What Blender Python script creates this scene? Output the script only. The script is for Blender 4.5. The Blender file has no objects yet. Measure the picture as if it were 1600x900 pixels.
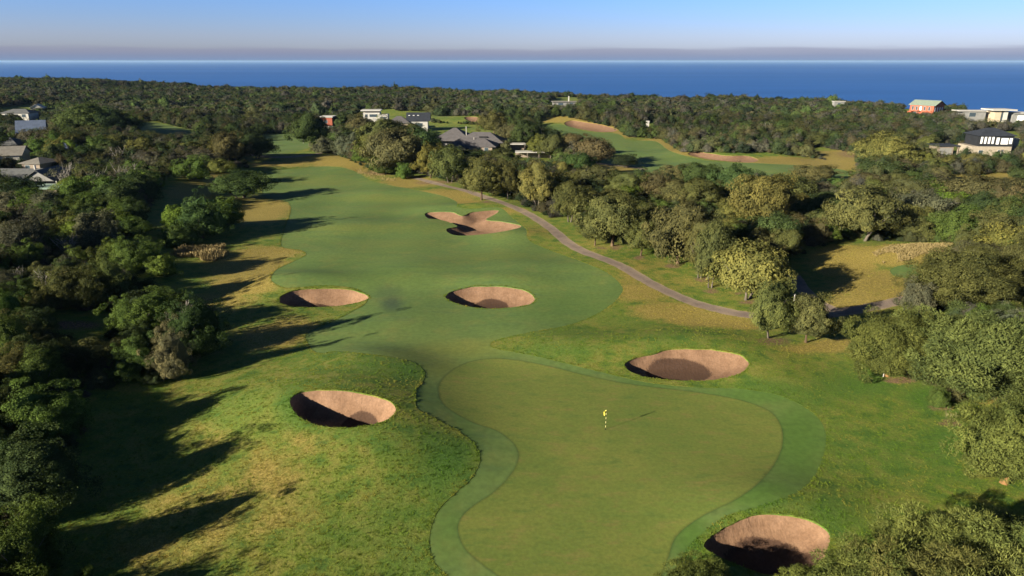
import bpy, math, random
import numpy as np
from mathutils import Vector, Matrix, geometry as mgeo

random.seed(7)
RNG = np.random.default_rng(11)
sc = bpy.context.scene
COL = sc.collection
R = math.radians

# ------------------------------------------------------------------ camera numbers
FPX = 1067.0                     # focal length in photo pixels (photo 1600 x 900)
PITCH = math.atan(355.0 / FPX)   # sea horizon sits at y = 95
CT, ST = math.cos(PITCH), math.sin(PITCH)
CAMZ = 36.0
SUN_AZ = R(34.0)                 # direction the light travels, from +x towards +y
SUN_EL = R(18.0)
SUNFROM = np.array([-math.cos(SUN_AZ), -math.sin(SUN_AZ)])

# ------------------------------------------------------------------ terrain
def sstep(a, b, x):
    t = np.clip((x - a) / (b - a), 0, 1)
    return t * t * (3 - 2 * t)

EDGE_A = np.array([-1.2, -.67, -.38, 0., .18, .45, .71, 1.2])
EDGE_Y = np.array([1150., 1100., 860., 850., 720., 620., 520., 470.])
EDGE_Z = np.array([8., 6.5, .5, -2.0, -2.6, -3.0, -4.0, -5.])
SEA_Z = -48.0

MOUNDS = []     # x, y, sx, sy, rot, height  (filled below)

_WV = {}
def waves(x, y, k, seed, n=7):
    key = (k, seed, n)
    if key not in _WV:
        r = np.random.default_rng(seed); L = []
        for i in range(n):
            a = r.uniform(0, 2 * math.pi); f = k * r.uniform(.6, 1.5); p = r.uniform(0, 6.28)
            L.append((math.cos(a) * f, math.sin(a) * f, p))
        _WV[key] = L
    z = 0
    for a, b, p in _WV[key]: z = z + np.sin(x * a + y * b + p)
    return z / math.sqrt(n)

def H(x, y):
    x = np.asarray(x, float); y = np.asarray(y, float)
    yy = np.maximum(y, 1.0)
    z = .16 * waves(x, y, .10, 3) + .42 * waves(x, y, .055, 5) * sstep(80, 130, y)
    z = z + .16 * waves(x, y, .25, 9, 5) * sstep(75, 95, y) * (1 - sstep(300, 400, y))
    xl = -14 - .30 * y
    z = z + 2.6 * sstep(0, 30, xl - x) * (1 - sstep(330, 500, y))
    z = z + 1.2 * waves(x, y, .03, 21) * sstep(18, 60, xl - x)
    xr = 30 + .32 * y
    z = z + 1.6 * sstep(0, 40, x - xr) * (1 - sstep(330, 500, y))
    a = x / yy
    ye = np.interp(a, EDGE_A, EDGE_Y); ze = np.interp(a, EDGE_A, EDGE_Z)
    f = sstep(330, 1., 0 * y) if False else np.clip((y - 330) / (ye - 330), 0, 1)
    z = z + ze * f * f * (3 - 2 * f)
    z = z + (1.3 * waves(x, y, .022, 31) + .8 * waves(x, y, .05, 33)) * sstep(300, 520, y)
    z = z - 52 * sstep(0, 260, y - ye - 15)
    for (mx, my, sx, sy, rot, h) in MOUNDS:
        c, s = math.cos(rot), math.sin(rot)
        u = ((x - mx) * c + (y - my) * s) / sx; v = (-(x - mx) * s + (y - my) * c) / sy
        z = z + h * np.exp(-(u * u + v * v))
    return z

def ray(px, py):
    a = (np.asarray(px, float) - 800) / FPX; u = -(np.asarray(py, float) - 450) / FPX
    return a, CT + u * ST, -ST + u * CT

_T = np.geomspace(18, 2600, 420)
def P(px, py, lift=0.0):
    """photo pixel(s) -> world point(s) on the ground (or on the ground lifted)."""
    dx, dy, dz = [np.atleast_1d(q) for q in ray(px, py)]
    n = len(dx); out = np.full(n, 2600.)
    for c in range(0, n, 128):
        a_, b_, c_ = dx[c:c + 128], dy[c:c + 128], dz[c:c + 128]
        g = CAMZ + np.outer(c_, _T) - H(np.outer(a_, _T), np.outer(b_, _T)) - lift
        k = np.argmax(g < 0, 1); hit = g[np.arange(len(a_)), k] < 0
        lo, hi = _T[np.maximum(k - 1, 0)], _T[k]
        for _ in range(18):
            m = .5 * (lo + hi); below = CAMZ + m * c_ - H(m * a_, m * b_) - lift < 0
            hi = np.where(below, m, hi); lo = np.where(below, lo, m)
        out[c:c + 128] = np.where(hit, hi, 2600.)
    return np.stack([out * dx, out * dy, CAMZ + out * dz], 1)

def Pz(px, py, z):
    dx, dy, dz = ray(px, py); t = (z - CAMZ) / dz
    return float(t * dx), float(t * dy)

def depth_of(x, y, z): return y * CT + (CAMZ - z) * ST
def proj(x, y, z):
    d = y * CT + (CAMZ - z) * ST; u = y * ST + (z - CAMZ) * CT
    d = np.maximum(d, .1)
    return 800 + FPX * x / d, 450 - FPX * u / d

def flat(px, py):
    x, y = Pz(px, py, 0.3); return x, y

def mound(px, py, sx, sy, h, rot=0):
    x, y = flat(px, py); MOUNDS.append((x, y, sx, sy, R(rot), h))
mound(470, 640, 9.5, 8.0, 2.0)
mound(598, 640, 9.0, 7.0, 1.05)
mound(590, 585, 8.0, 5.0, .75)
mound(612, 708, 7.8, 7.0, 1.3)
mound(570, 560, 7.0, 4.0, .7)
mound(640, 585, 5.5, 4, .25)
mound(400, 760, 12, 10, .9)
mound(1075, 535, 12, 6, 1.3)
mound(905, 540, 9, 5, .8)
mound(1190, 575, 7, 7, .8)
mound(1215, 790, 8, 5, .9)
mound(430, 440, 9, 6, 1.0)
mound(510, 440, 9, 4, .5)
mound(765, 440, 9, 4, .7)
mound(745, 325, 16, 6, 1.2)
mound(800, 365, 9, 6, .8)
mound(620, 420, 14, 8, .8, 20)
mound(850, 420, 14, 8, .9, 15)
mound(560, 350, 18, 9, .9, 10)
mound(600, 300, 22, 9, 1.0, 10)
mound(480, 250, 30, 9, 1.5)
mound(925, 190, 45, 25, 3.5)
mound(1150, 238, 30, 12, 1.8)
mound(330, 360, 12, 9, 1.2)
mound(1400, 395, 16, 8, 1.2)
mound(700, 190, 60, 30, 2.5)
mound(610, 200, 30, 22, 2.0)
mound(1440, 170, 60, 30, 3.5)

# ------------------------------------------------------------------ helpers
def tag(o, label=None, cat=None, group=None, kind=None):
    if label: o['label'] = label
    if cat: o['category'] = cat
    if group: o['group'] = group
    if kind: o['kind'] = kind
    return o

def link(name, me, parent=None):
    o = bpy.data.objects.new(name, me); COL.objects.link(o)
    if parent is not None: o.parent = parent
    return o

def mesh(name, V, Fc, mats=(), mi=None, smooth=False):
    me = bpy.data.meshes.new(name)
    me.from_pydata([tuple(map(float, v)) for v in V], [], [tuple(map(int, f)) for f in Fc])
    for m in mats: me.materials.append(m)
    if mi is not None: me.polygons.foreach_set('material_index', np.asarray(mi, np.int32))
    if smooth: me.polygons.foreach_set('use_smooth', np.ones(len(me.polygons), bool))
    me.update()
    return me

class MB:
    def __init__(s): s.V = []; s.F = []
    def box(s, x0, x1, y0, y1, z0, z1):
        b = len(s.V)
        s.V += [(x0, y0, z0), (x1, y0, z0), (x1, y1, z0), (x0, y1, z0), (x0, y0, z1), (x1, y0, z1), (x1, y1, z1), (x0, y1, z1)]
        s.F += [tuple(b + i for i in f) for f in ((0, 3, 2, 1), (4, 5, 6, 7), (0, 1, 5, 4), (1, 2, 6, 5), (2, 3, 7, 6), (3, 0, 4, 7))]
        return s
    def hip(s, x0, x1, y0, y1, z0, h, ov=.6, ridge=None):
        x0 -= ov; x1 += ov; y0 -= ov; y1 += ov
        w, d = x1 - x0, y1 - y0; b = len(s.V)
        if w >= d:
            r = d / 2 if ridge is None else ridge
            p, q = (x0 + r, (y0 + y1) / 2, z0 + h), (x1 - r, (y0 + y1) / 2, z0 + h)
            fs = ((0, 1, 5, 4), (1, 2, 5), (2, 3, 4, 5), (3, 0, 4))
        else:
            r = w / 2 if ridge is None else ridge
            p, q = ((x0 + x1) / 2, y0 + r, z0 + h), ((x0 + x1) / 2, y1 - r, z0 + h)
            fs = ((0, 1, 4), (1, 2, 5, 4), (2, 3, 5), (3, 0, 4, 5))
        t = .18
        s.V += [(x0, y0, z0), (x1, y0, z0), (x1, y1, z0), (x0, y1, z0), p, q]
        s.F += [tuple(b + i for i in f) for f in fs]
        s.box(x0, x1, y0, y1, z0 - t, z0 - .004)
        return s
    def gable(s, x0, x1, y0, y1, z0, h, ov=.5, axis='x'):
        x0 -= ov; x1 += ov; y0 -= ov; y1 += ov; b = len(s.V); t = .16
        if axis == 'x':
            ym = (y0 + y1) / 2
            prof = [(y0, z0), (ym, z0 + h), (y1, z0), (y1, z0 - t), (ym, z0 + h - t), (y0, z0 - t)]
            s.V += [(x0, a, c) for a, c in prof] + [(x1, a, c) for a, c in prof]
        else:
            xm = (x0 + x1) / 2
            prof = [(x0, z0), (xm, z0 + h), (x1, z0), (x1, z0 - t), (xm, z0 + h - t), (x0, z0 - t)]
            s.V += [(a, y0, c) for a, c in prof] + [(a, y1, c) for a, c in prof]
        for i in range(6):
            j = (i + 1) % 6; s.F.append((b + i, b + j, b + 6 + j, b + 6 + i))
        s.F += [(b + 0, b + 5, b + 4, b + 1), (b + 1, b + 4, b + 3, b + 2), (b + 6, b + 7, b + 10, b + 11), (b + 7, b + 8, b + 9, b + 10)]
        return s
    def gable_wall(s, x0, x1, y0, y1, z0, h, axis='x'):
        b = len(s.V)
        if axis == 'x':
            ym = (y0 + y1) / 2
            s.V += [(x0, y0, z0), (x0, y1, z0), (x0, ym, z0 + h), (x1, y0, z0), (x1, y1, z0), (x1, ym, z0 + h)]
        else:
            xm = (x0 + x1) / 2
            s.V += [(x0, y0, z0), (x1, y0, z0), (xm, y0, z0 + h), (x0, y1, z0), (x1, y1, z0), (xm, y1, z0 + h)]
        s.F += [(b, b + 1, b + 2), (b + 3, b + 4, b + 5)]
        return s
    def tube(s, pts, rad, n=6):
        pts = [np.array(p, float) for p in pts]; b = len(s.V)
        for i, p in enumerate(pts):
            d = pts[min(i + 1, len(pts) - 1)] - pts[max(i - 1, 0)]; d /= np.linalg.norm(d) + 1e-9
            u = np.cross(d, (0, 1, 0) if abs(d[1]) < .9 else (1, 0, 0)); u /= np.linalg.norm(u); v = np.cross(d, u)
            for k in range(n):
                a = 2 * math.pi * k / n
                s.V.append(tuple(p + rad[i] * (math.cos(a) * u + math.sin(a) * v)))
        for i in range(len(pts) - 1):
            for k in range(n):
                s.F.append((b + i * n + k, b + i * n + (k + 1) % n, b + (i + 1) * n + (k + 1) % n, b + (i + 1) * n + k))
        s.F.append(tuple(b + (len(pts) - 1) * n + k for k in range(n)))
        return s
    def build(s, name, mat, parent=None, smooth=False):
        return link(name, mesh(name, s.V, s.F, (mat,), smooth=smooth), parent)

# ------------------------------------------------------------------ materials
class NT:
    def __init__(s, name):
        s.m = bpy.data.materials.new(name); s.m.use_nodes = True
        s.t = s.m.node_tree; s.n = s.t.nodes; s.l = s.t.links
        s.bsdf = s.n['Principled BSDF']; s.bsdf.inputs['Specular IOR Level'].default_value = .2
        s.bsdf.inputs['Roughness'].default_value = .85
        s.out = s.n['Material Output']
    def set(s, sock, v):
        if isinstance(v, bpy.types.NodeSocket): s.l.new(v, sock)
        elif v is not None:
            if hasattr(sock.default_value, '__len__') and not hasattr(v, '__len__'): v = (v, v, v, 1)[:len(sock.default_value)]
            if hasattr(v, '__len__') and len(v) == 3 and len(sock.default_value) == 4: v = (*v, 1)
            sock.default_value = v
    def noise(s, scale, detail=3, rough=.6, vec=None, dist=0):
        n = s.n.new('ShaderNodeTexNoise'); n.inputs['Scale'].default_value = scale; n.inputs['Detail'].default_value = detail
        n.inputs['Roughness'].default_value = rough; n.inputs['Distortion'].default_value = dist
        s.set(n.inputs['Vector'], vec if vec is not None else s.pos()); return n.outputs['Fac']
    def pos(s):
        if not hasattr(s, '_p'): s._p = s.n.new('ShaderNodeNewGeometry').outputs['Position']
        return s._p
    def objco(s):
        return s.n.new('ShaderNodeTexCoord').outputs['Object']
    def mapping(s, vec, scale=(1, 1, 1), rot=(0, 0, 0)):
        n = s.n.new('ShaderNodeMapping'); n.inputs['Scale'].default_value = scale; n.inputs['Rotation'].default_value = rot
        s.set(n.inputs['Vector'], vec); return n.outputs[0]
    def ramp(s, f, a, b, lo=0, hi=1):
        n = s.n.new('ShaderNodeMapRange'); n.interpolation_type = 'SMOOTHSTEP'
        for i, v in enumerate((f, a, b, lo, hi)): s.set(n.inputs[i], v)
        return n.outputs[0]
    def math(s, op, a, b=None):
        n = s.n.new('ShaderNodeMath'); n.operation = op; s.set(n.inputs[0], a)
        if b is not None: s.set(n.inputs[1], b)
        return n.outputs[0]
    def mix(s, f, a, b, mode='MIX'):
        n = s.n.new('ShaderNodeMix'); n.data_type = 'RGBA'; n.blend_type = mode
        s.set(n.inputs[0], f); s.set(n.inputs[6], a); s.set(n.inputs[7], b); return n.outputs[2]
    def attr(s, name, typ='GEOMETRY'):
        n = s.n.new('ShaderNodeAttribute'); n.attribute_name = name; n.attribute_type = typ; return n
    def zone(s):
        n = s.attr('zone'); q = s.n.new('ShaderNodeSeparateColor'); s.l.new(n.outputs['Color'], q.inputs[0])
        return q.outputs[0], q.outputs[1], q.outputs[2], n.outputs['Alpha']
    def bump(s, h, strength, dist):
        n = s.n.new('ShaderNodeBump'); n.inputs['Strength'].default_value = strength; n.inputs['Distance'].default_value = dist
        s.l.new(h, n.inputs['Height']); s.l.new(n.outputs[0], s.bsdf.inputs['Normal'])
    def color(s, c): s.set(s.bsdf.inputs['Base Color'], c)

def mat_rough():
    k = NT('rough_grass'); dry, lush, soil, edge = k.zone()
    big = k.noise(.06, 4, .6); mid = k.noise(.45, 4, .65); fine = k.noise(4.2, 4, .7)
    grain = k.noise(13.0, 2, .7)
    c = k.mix(k.ramp(big, .35, .65), (.092, .150, .020), (.148, .186, .030))
    c = k.mix(k.ramp(mid, .44, .64, 0, .75), c, (.205, .195, .044))
    c = k.mix(k.ramp(mid, .34, .47, .8, 0), c, (.050, .106, .018))
    lf = k.math('MULTIPLY', lush, k.ramp(mid, .25, .6, .75, 1))
    c = k.mix(lf, c, (.068, .142, .022))
    dm = k.ramp(k.math('ADD', dry, k.math('MULTIPLY', k.math('SUBTRACT', mid, .5), .9)), .18, .75)
    c = k.mix(dm, c, k.mix(k.ramp(fine, .35, .65), (.218, .178, .040), (.300, .232, .066)))
    c = k.mix(k.ramp(soil, .2, .8), c, k.mix(k.ramp(fine, .3, .7), (.12, .085, .045), (.25, .16, .095)))
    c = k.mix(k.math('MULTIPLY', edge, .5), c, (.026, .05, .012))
    c = k.mix(1, c, k.mix(k.ramp(fine, .25, .75), (.72, .72, .72), (1.25, 1.25, 1.25)), 'MULTIPLY')
    c = k.mix(1, c, k.mix(k.ramp(grain, .25, .75), (.70, .70, .70), (1.28, 1.28, 1.28)), 'MULTIPLY')
    k.color(c)
    k.bump(k.math('ADD', grain, k.math('MULTIPLY', fine, 1.5)), .5, .09)
    return k.m

def mat_fairway():
    k = NT('fairway_grass'); dry, lush, soil, edge = k.zone()
    big = k.noise(.045, 4, .6); mid = k.noise(.22, 4, .6); fine = k.noise(1.6, 3, .6); streak = k.noise(.16, 3, .6, k.mapping(k.pos(), (.5, 3, 1), (0, 0, .25)))
    c = k.mix(k.ramp(big, .35, .65), (.090, .146, .040), (.114, .168, .044))
    c = k.mix(k.ramp(mid, .48, .72, 0, .75), c, (.140, .168, .046))
    c = k.mix(k.ramp(streak, .5, .75, 0, .45), c, (.066, .118, .046))
    c = k.mix(k.math('MULTIPLY', lush, .8), c, (.068, .140, .022))
    c = k.mix(k.math('MULTIPLY', dry, .8), c, (.165, .178, .036))
    c = k.mix(k.math('MULTIPLY', soil, .8), c, (.030, .050, .036))  # on the fairway this channel mixes to dark green, not earth
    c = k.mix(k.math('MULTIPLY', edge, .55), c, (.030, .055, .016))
    c = k.mix(1, c, k.mix(k.ramp(fine, .25, .75), (.86, .86, .86), (1.12, 1.12, 1.12)), 'MULTIPLY')
    k.color(c); k.bump(fine, .25, .06)
    return k.m

def mat_green():
    k = NT('putting_grass'); dry, lush, soil, edge = k.zone()
    big = k.noise(.10, 4, .6); mid = k.noise(.5, 5, .7, k.mapping(k.pos(), (.7, 1.6, 1), (0, 0, .15))); fine = k.noise(3.0, 3, .65)
    c = k.mix(k.ramp(big, .35, .65), (.112, .152, .030), (.142, .168, .035))
    c = k.mix(k.ramp(mid, .5, .72, 0, .7), c, (.170, .150, .046))
    c = k.mix(k.ramp(mid, .28, .48, .7, 0), c, (.078, .130, .028))
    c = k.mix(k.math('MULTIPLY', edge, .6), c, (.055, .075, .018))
    c = k.mix(1, c, k.mix(k.ramp(fine, .25, .75), (.86, .86, .86), (1.12, 1.12, 1.12)), 'MULTIPLY')
    k.color(c); k.bump(fine, .2, .04)
    return k.m

def mat_sand():
    k = NT('bunker_sand'); damp, a, b, edge = k.zone()
    mid = k.noise(.8, 4, .65); fine = k.noise(4.5, 4, .7)
    rake = k.noise(2.2, 2, .5, k.mapping(k.pos(), (1.6, .35, 1), (0, 0, .3)))
    c = k.mix(k.ramp(mid, .3, .7), (.185, .108, .066), (.250, .152, .097))
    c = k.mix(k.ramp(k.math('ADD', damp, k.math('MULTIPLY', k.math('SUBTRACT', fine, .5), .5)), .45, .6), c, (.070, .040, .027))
    c = k.mix(1, c, k.mix(k.ramp(fine, .25, .75), (.78, .78, .78), (1.14, 1.14, 1.14)), 'MULTIPLY')
    k.color(c); k.bump(k.math('ADD', rake, k.math('MULTIPLY', fine, .8)), .5, .08)
    return k.m

def mat_path():
    k = NT('path_asphalt'); ed = k.zone()[0]; st = k.noise(.9, 4, .7)
    mid = k.noise(.3, 4, .6); fine = k.noise(5, 3, .7)
    c = k.mix(k.ramp(mid, .3, .7), (.165, .128, .112), (.235, .185, .155))
    c = k.mix(1, c, k.mix(k.ramp(fine, .25, .75), (.8, .8, .8), (1.15, 1.15, 1.15)), 'MULTIPLY')
    c = k.mix(k.ramp(st, .55, .75, 0, .5), c, (.10, .082, .072)); c = k.mix(k.math('MULTIPLY', ed, k.ramp(st, .3, .6, .2, .9)), c, (.30, .235, .165))
    k.color(c); k.bump(fine, .2, .02); return k.m

def mat_plain(name, c, rough=.8, var=.12, scale=.6, spec=.2, metal=0):
    k = NT(name); f = k.noise(scale, 4, .65)
    k.color(k.mix(k.ramp(f, .25, .75), tuple(q * (1 - var) for q in c), tuple(q * (1 + var) for q in c)))
    k.bsdf.inputs['Roughness'].default_value = rough; k.bsdf.inputs['Specular IOR Level'].default_value = spec
    k.bsdf.inputs['Metallic'].default_value = metal
    return k.m

def mat_leaf():
    k = NT('leaf'); k.n.remove(k.bsdf)
    oc = k.n.new('ShaderNodeObjectInfo'); tone = k.attr('tone').outputs['Fac']
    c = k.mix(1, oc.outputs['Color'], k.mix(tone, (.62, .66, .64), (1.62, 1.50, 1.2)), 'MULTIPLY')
    return finish_leaf(k, c)

def finish_leaf(k, c):
    d = k.n.new('ShaderNodeBsdfDiffuse'); t = k.n.new('ShaderNodeBsdfTranslucent'); mx = k.n.new('ShaderNodeMixShader')
    k.l.new(c, d.inputs[0]); k.l.new(k.mix(1, c, (1.1, 1.15, .6), 'MULTIPLY'), t.inputs[0]); mx.inputs[0].default_value = .20
    k.l.new(d.outputs[0], mx.inputs[1]); k.l.new(t.outputs[0], mx.inputs[2]); k.l.new(mx.outputs[0], k.out.inputs[0])
    return k.m

def mat_forest_leaf():
    k = NT('forest_leaf'); k.n.remove(k.bsdf)
    tone = k.attr('tone').outputs['Fac']; tint = k.attr('tint', 'INSTANCER').outputs['Color']
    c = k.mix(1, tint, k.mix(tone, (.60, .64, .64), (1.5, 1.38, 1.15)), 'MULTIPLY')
    return finish_leaf(k, c)

def mat_bark(name, c):
    k = NT(name); f = k.noise(14, 4, .7, k.mapping(k.objco(), (1, 1, .25)))
    k.color(k.mix(k.ramp(f, .3, .7), tuple(q * .55 for q in c), tuple(q * 1.3 for q in c))); k.bump(f, .6, .03); return k.m

def mat_roof(name, c, tile=3.2):
    k = NT(name); w = k.n.new('ShaderNodeTexWave'); w.inputs['Scale'].default_value = tile; w.bands_direction = 'Z'; w.inputs['Distortion'].default_value = .4
    k.l.new(k.objco(), w.inputs[0]); f = k.noise(.8, 4, .7, k.objco())
    c1 = k.mix(k.ramp(f, .25, .75), tuple(q * .8 for q in c), tuple(q * 1.2 for q in c))
    k.color(k.mix(k.math('MULTIPLY', w.outputs['Fac'], .25), c1, tuple(q * .6 for q in c))); k.bump(w.outputs['Fac'], .3, .04)
    return k.m

def mat_sea():
    k = NT('sea_water')
    a = k.noise(.012, 5, .65, k.mapping(k.pos(), (.12, 1, 1))); b = k.noise(.0011, 4, .6, k.mapping(k.pos(), (.15, 1, 1)))
    c = k.mix(k.ramp(b, .3, .7), (.017, .088, .31), (.023, .110, .37))
    c = k.mix(k.ramp(a, .45, .75, 0, .35), c, (.030, .13, .45))
    k.color(c); k.bsdf.inputs['Roughness'].default_value = .55; k.bsdf.inputs['Specular IOR Level'].default_value = .12
    k.bump(k.noise(.05, 4, .6, k.mapping(k.pos(), (.4, 1, 1))), .3, 1.0)
    return k.m

M_ROUGH, M_FAIR, M_GREEN, M_SAND, M_PATH = mat_rough(), mat_fairway(), mat_green(), mat_sand(), mat_path()
M_LEAF, M_FLEAF = mat_leaf(), mat_forest_leaf()
M_BARK = mat_bark('bark_brown', (.10, .068, .042)); M_BARKG = mat_bark('bark_grey', (.10, .085, .07)); M_BARKO = mat_bark('bark_orange', (.22, .12, .05)); M_BARKW = mat_bark('bark_white', (.20, .185, .165))

# ------------------------------------------------------------------ ground regions (outlines traced, then laid on the ground)
def z1(*p): return [(560 + a / 2, 520 + b / 2) for a, b in p]
def z4(*p): return [(800 + a / 2.857, 150 + b / 2.857) for a, b in p]

def crom(pts, n=6, closed=True):
    pts = [np.array(p, float) for p in pts]; out = []; m = len(pts)
    for i in range(m if closed else m - 1):
        g = (lambda j: pts[j % m]) if closed else (lambda j: pts[min(max(j, 0), m - 1)])
        p0, p1, p2, p3 = g(i - 1), g(i), g(i + 1), g(i + 2)
        for k in range(n):
            t = k / n
            out.append(.5 * (2 * p1 + (p2 - p0) * t + (2 * p0 - 5 * p1 + 4 * p2 - p3) * t * t + (3 * p1 - p0 - 3 * p2 + p3) * t ** 3))
    if not closed: out.append(pts[-1])
    return np.array(out)

def ground_poly(px, n=5):
    c = crom(px, n); w = P(c[:, 0], c[:, 1])[:, :2]
    keep = [0]
    for i in range(1, len(w)):
        if np.linalg.norm(w[i] - w[keep[-1]]) > .12: keep.append(i)
    return w[keep]

FAIR = [(478, 531), (484, 518), (520, 502), (552, 486), (574, 470), (560, 452), (510, 446), (465, 449), (444, 449), (424, 438), (431, 422), (460, 408), (478, 398), (470, 391),
        (440, 385), (444, 360), (452, 338), (454, 324), (446, 314), (415, 309), (408, 290), (405, 275), (425, 266), (455, 264), (500, 260), (536, 262), (560, 270), (578, 282), (608, 289),
        (650, 297), (692, 306), (713, 315), (716, 324), (740, 326), (780, 324), (800, 340), (822, 358), (826, 375), (862, 392), (912, 410), (950, 427), (970, 445), (972, 457), (950, 480), (912, 500), (875, 511),
        (825, 520), (780, 530), (767, 537), (775, 545), (835, 556), (880, 567), (930, 579), (975, 590), (1020, 599), (1085, 605), (1160, 608), (1220, 619), (1270, 645), (1290, 675), (1287, 710),
        (1275, 740), (1248, 768), (1190, 790), (1135, 806), (1092, 838), (1070, 862), (1050, 900), (1000, 960), (860, 985), (760, 950), (690, 892), (675, 870), (671, 845), (675, 820), (687, 795), (710, 772),
        (735, 750), (749, 725), (749, 707), (735, 687), (710, 670), (675, 651), (652, 638), (650, 624), (651, 609), (660, 598), (664, 582), (647, 567), (611, 558), (571, 553), (527, 549), (495, 551)]
GREEN = z1((250, 180), (262, 145), (300, 112), (350, 90), (420, 80), (500, 86), (600, 105), (700, 130), (800, 152), (900, 167), (1050, 185), (1180, 207), (1280, 242), (1320, 290), (1325, 350), (1300, 410),
           (1250, 470), (1180, 520), (1080, 570), (1020, 610), (985, 650), (965, 710), (930, 780), (820, 850), (640, 850), (500, 800), (430, 755), (370, 710), (330, 670), (312, 620), (320, 580), (360, 540), (420, 500),
           (470, 450), (495, 410), (500, 375), (480, 340), (430, 305), (370, 285), (310, 255), (265, 222))
FARFAIR = [(405, 211), (440, 209), (476, 213), (484, 226), (474, 234), (440, 240), (400, 238), (396, 225)]
UPPER = z4((150, 132), (235, 128), (330, 158), (470, 168), (520, 197), (640, 202), (700, 242), (780, 268), (900, 292), (1100, 300), (1330, 312), (1480, 330), (1500, 352), (1480, 372), (1300, 372), (1100, 366), (1000, 352),
           (800, 345), (640, 352), (540, 340), (580, 318), (520, 285), (450, 250), (380, 212), (250, 175))
TEE = [(1392, 420), (1412, 414), (1432, 415), (1445, 424), (1432, 433), (1410, 434), (1394, 429)]
LEFTFAR = [(212, 194), (240, 191), (275, 198), (308, 206), (295, 210), (240, 208), (218, 202)]
BUNK = {
 'front_left': ([(453, 626), (465, 614), (495, 609), (535, 610), (575, 616), (605, 625), (618, 636), (615, 648), (595, 660), (560, 667), (520, 668), (485, 661), (460, 645)], 2.5),
 'left_mid': ([(436, 468), (445, 459), (470, 452), (510, 450), (550, 453), (576, 463), (565, 471), (535, 477), (495, 480), (460, 479), (440, 474)], 1.9),
 'centre': ([(696, 464), (705, 456), (735, 448), (775, 447), (815, 452), (834, 463), (832, 473), (810, 479), (775, 482), (740, 480), (710, 473)], 1.4),
 'far': ([(664, 334), (675, 331), (705, 331), (716, 335), (724, 337), (740, 331), (777, 328), (775, 334), (760, 343), (785, 346), (815, 353), (794, 360), (755, 366), (716, 368), (700, 363), (699, 357), (714, 354), (707, 349), (686, 343), (669, 341)], 1.5),
 'right': ([(976, 572), (990, 560), (1020, 553), (1050, 545), (1110, 546), (1155, 554), (1170, 567), (1162, 580), (1135, 590), (1090, 595), (1035, 593), (1000, 587)], 1.15),
 'front_right': ([(1100, 849), (1132, 824), (1170, 806), (1205, 802), (1245, 807), (1280, 820), (1296, 836), (1290, 868), (1255, 893), (1200, 898), (1150, 882), (1112, 864)], 1.45),
 'upper_left': ([(882, 192), (894, 188), (915, 191), (940, 195), (964, 202), (957, 206), (933, 206), (908, 202), (887, 197)], 1.3),
 'upper_right': ([(1075, 241), (1090, 237), (1136, 243), (1167, 243), (1185, 250), (1171, 254), (1136, 252), (1101, 248)], 1.0),
 'tiny': ([(725, 184), (738, 182), (751, 184), (749, 189), (735, 190)], .8),
}
PATHS = [[(628, 273), (644, 277), (668, 283), (698, 291), (728, 298), (761, 309), (791, 319), (815, 329), (837, 341), (862, 358), (887, 379), (912, 393), (950, 407), (975, 418), (1012, 440), (1050, 459), (1087, 474), (1125, 484), (1160, 491), (1230, 497), (1300, 490), (1360, 480), (1420, 467), (1480, 452)],
         [(1312, 488), (1285, 476), (1258, 456), (1240, 430)],
         [(905, 252), (930, 255), (960, 258), (985, 261), (1010, 265)],
         [(385, 241), (420, 245), (455, 245), (490, 241), (515, 237)]]
PATHW = [2.7, 2.4, 2.2, 2.6]

REG = []   # (key, poly, offset)
def ribbon(px, w):
    c = crom(px, 6, False); c = P(c[:, 0], c[:, 1])[:, :2]
    t = np.gradient(c, axis=0); t /= np.linalg.norm(t, axis=1)[:, None]; nrm = np.stack([-t[:, 1], t[:, 0]], 1)
    w = w * (1 + .05 * np.sin(np.arange(len(c)) * 1.7))[:, None]
    return np.vstack([c + nrm * w / 2, (c - nrm * w / 2)[::-1]])
REG.append(('fairway', ground_poly(FAIR), 0.0))
REG.append(('far', ground_poly(FARFAIR, 4), 0.0))
REG.append(('upper', ground_poly(UPPER, 4), 0.0))
REG.append(('tee', ground_poly(TEE, 4), 0.0))
REG.append(('leftfar', ground_poly(LEFTFAR, 4), 0.0))
REG.append(('green', ground_poly(GREEN, 5), 0.0))
for i, (p, w) in enumerate(zip(PATHS, PATHW)): REG.append(('path%d' % i, ribbon(p, w), 0.01))
def ragged(p):
    q = [p[0]]
    for a, b in zip(p, np.roll(p, -1, 0)):
        n = max(1, int(np.linalg.norm(b - a) / (.35 + .003 * a[1]))); q += [a + (b - a) * (i + 1) / n for i in range(n)]
    q = np.array(q[:-1]); t = np.roll(q, -1, 0) - np.roll(q, 1, 0); t /= np.linalg.norm(t, axis=1)[:, None] + 1e-9; nr = np.stack([-t[:, 1], t[:, 0]], 1)
    return q + nr * (.05 * waves(q[:, 0], q[:, 1], 2.2, 91, 5) + .03 * waves(q[:, 0], q[:, 1], 6., 92, 5))[:, None]
for k_, (p, d) in BUNK.items(): REG.append(('bunker_' + k_, ragged(ground_poly(p, 5)), -0.12))
OFF = {k: o for k, _, o in REG}; OFF['rough'] = .02
POLY = {k: p for k, p, _ in REG}

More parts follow.
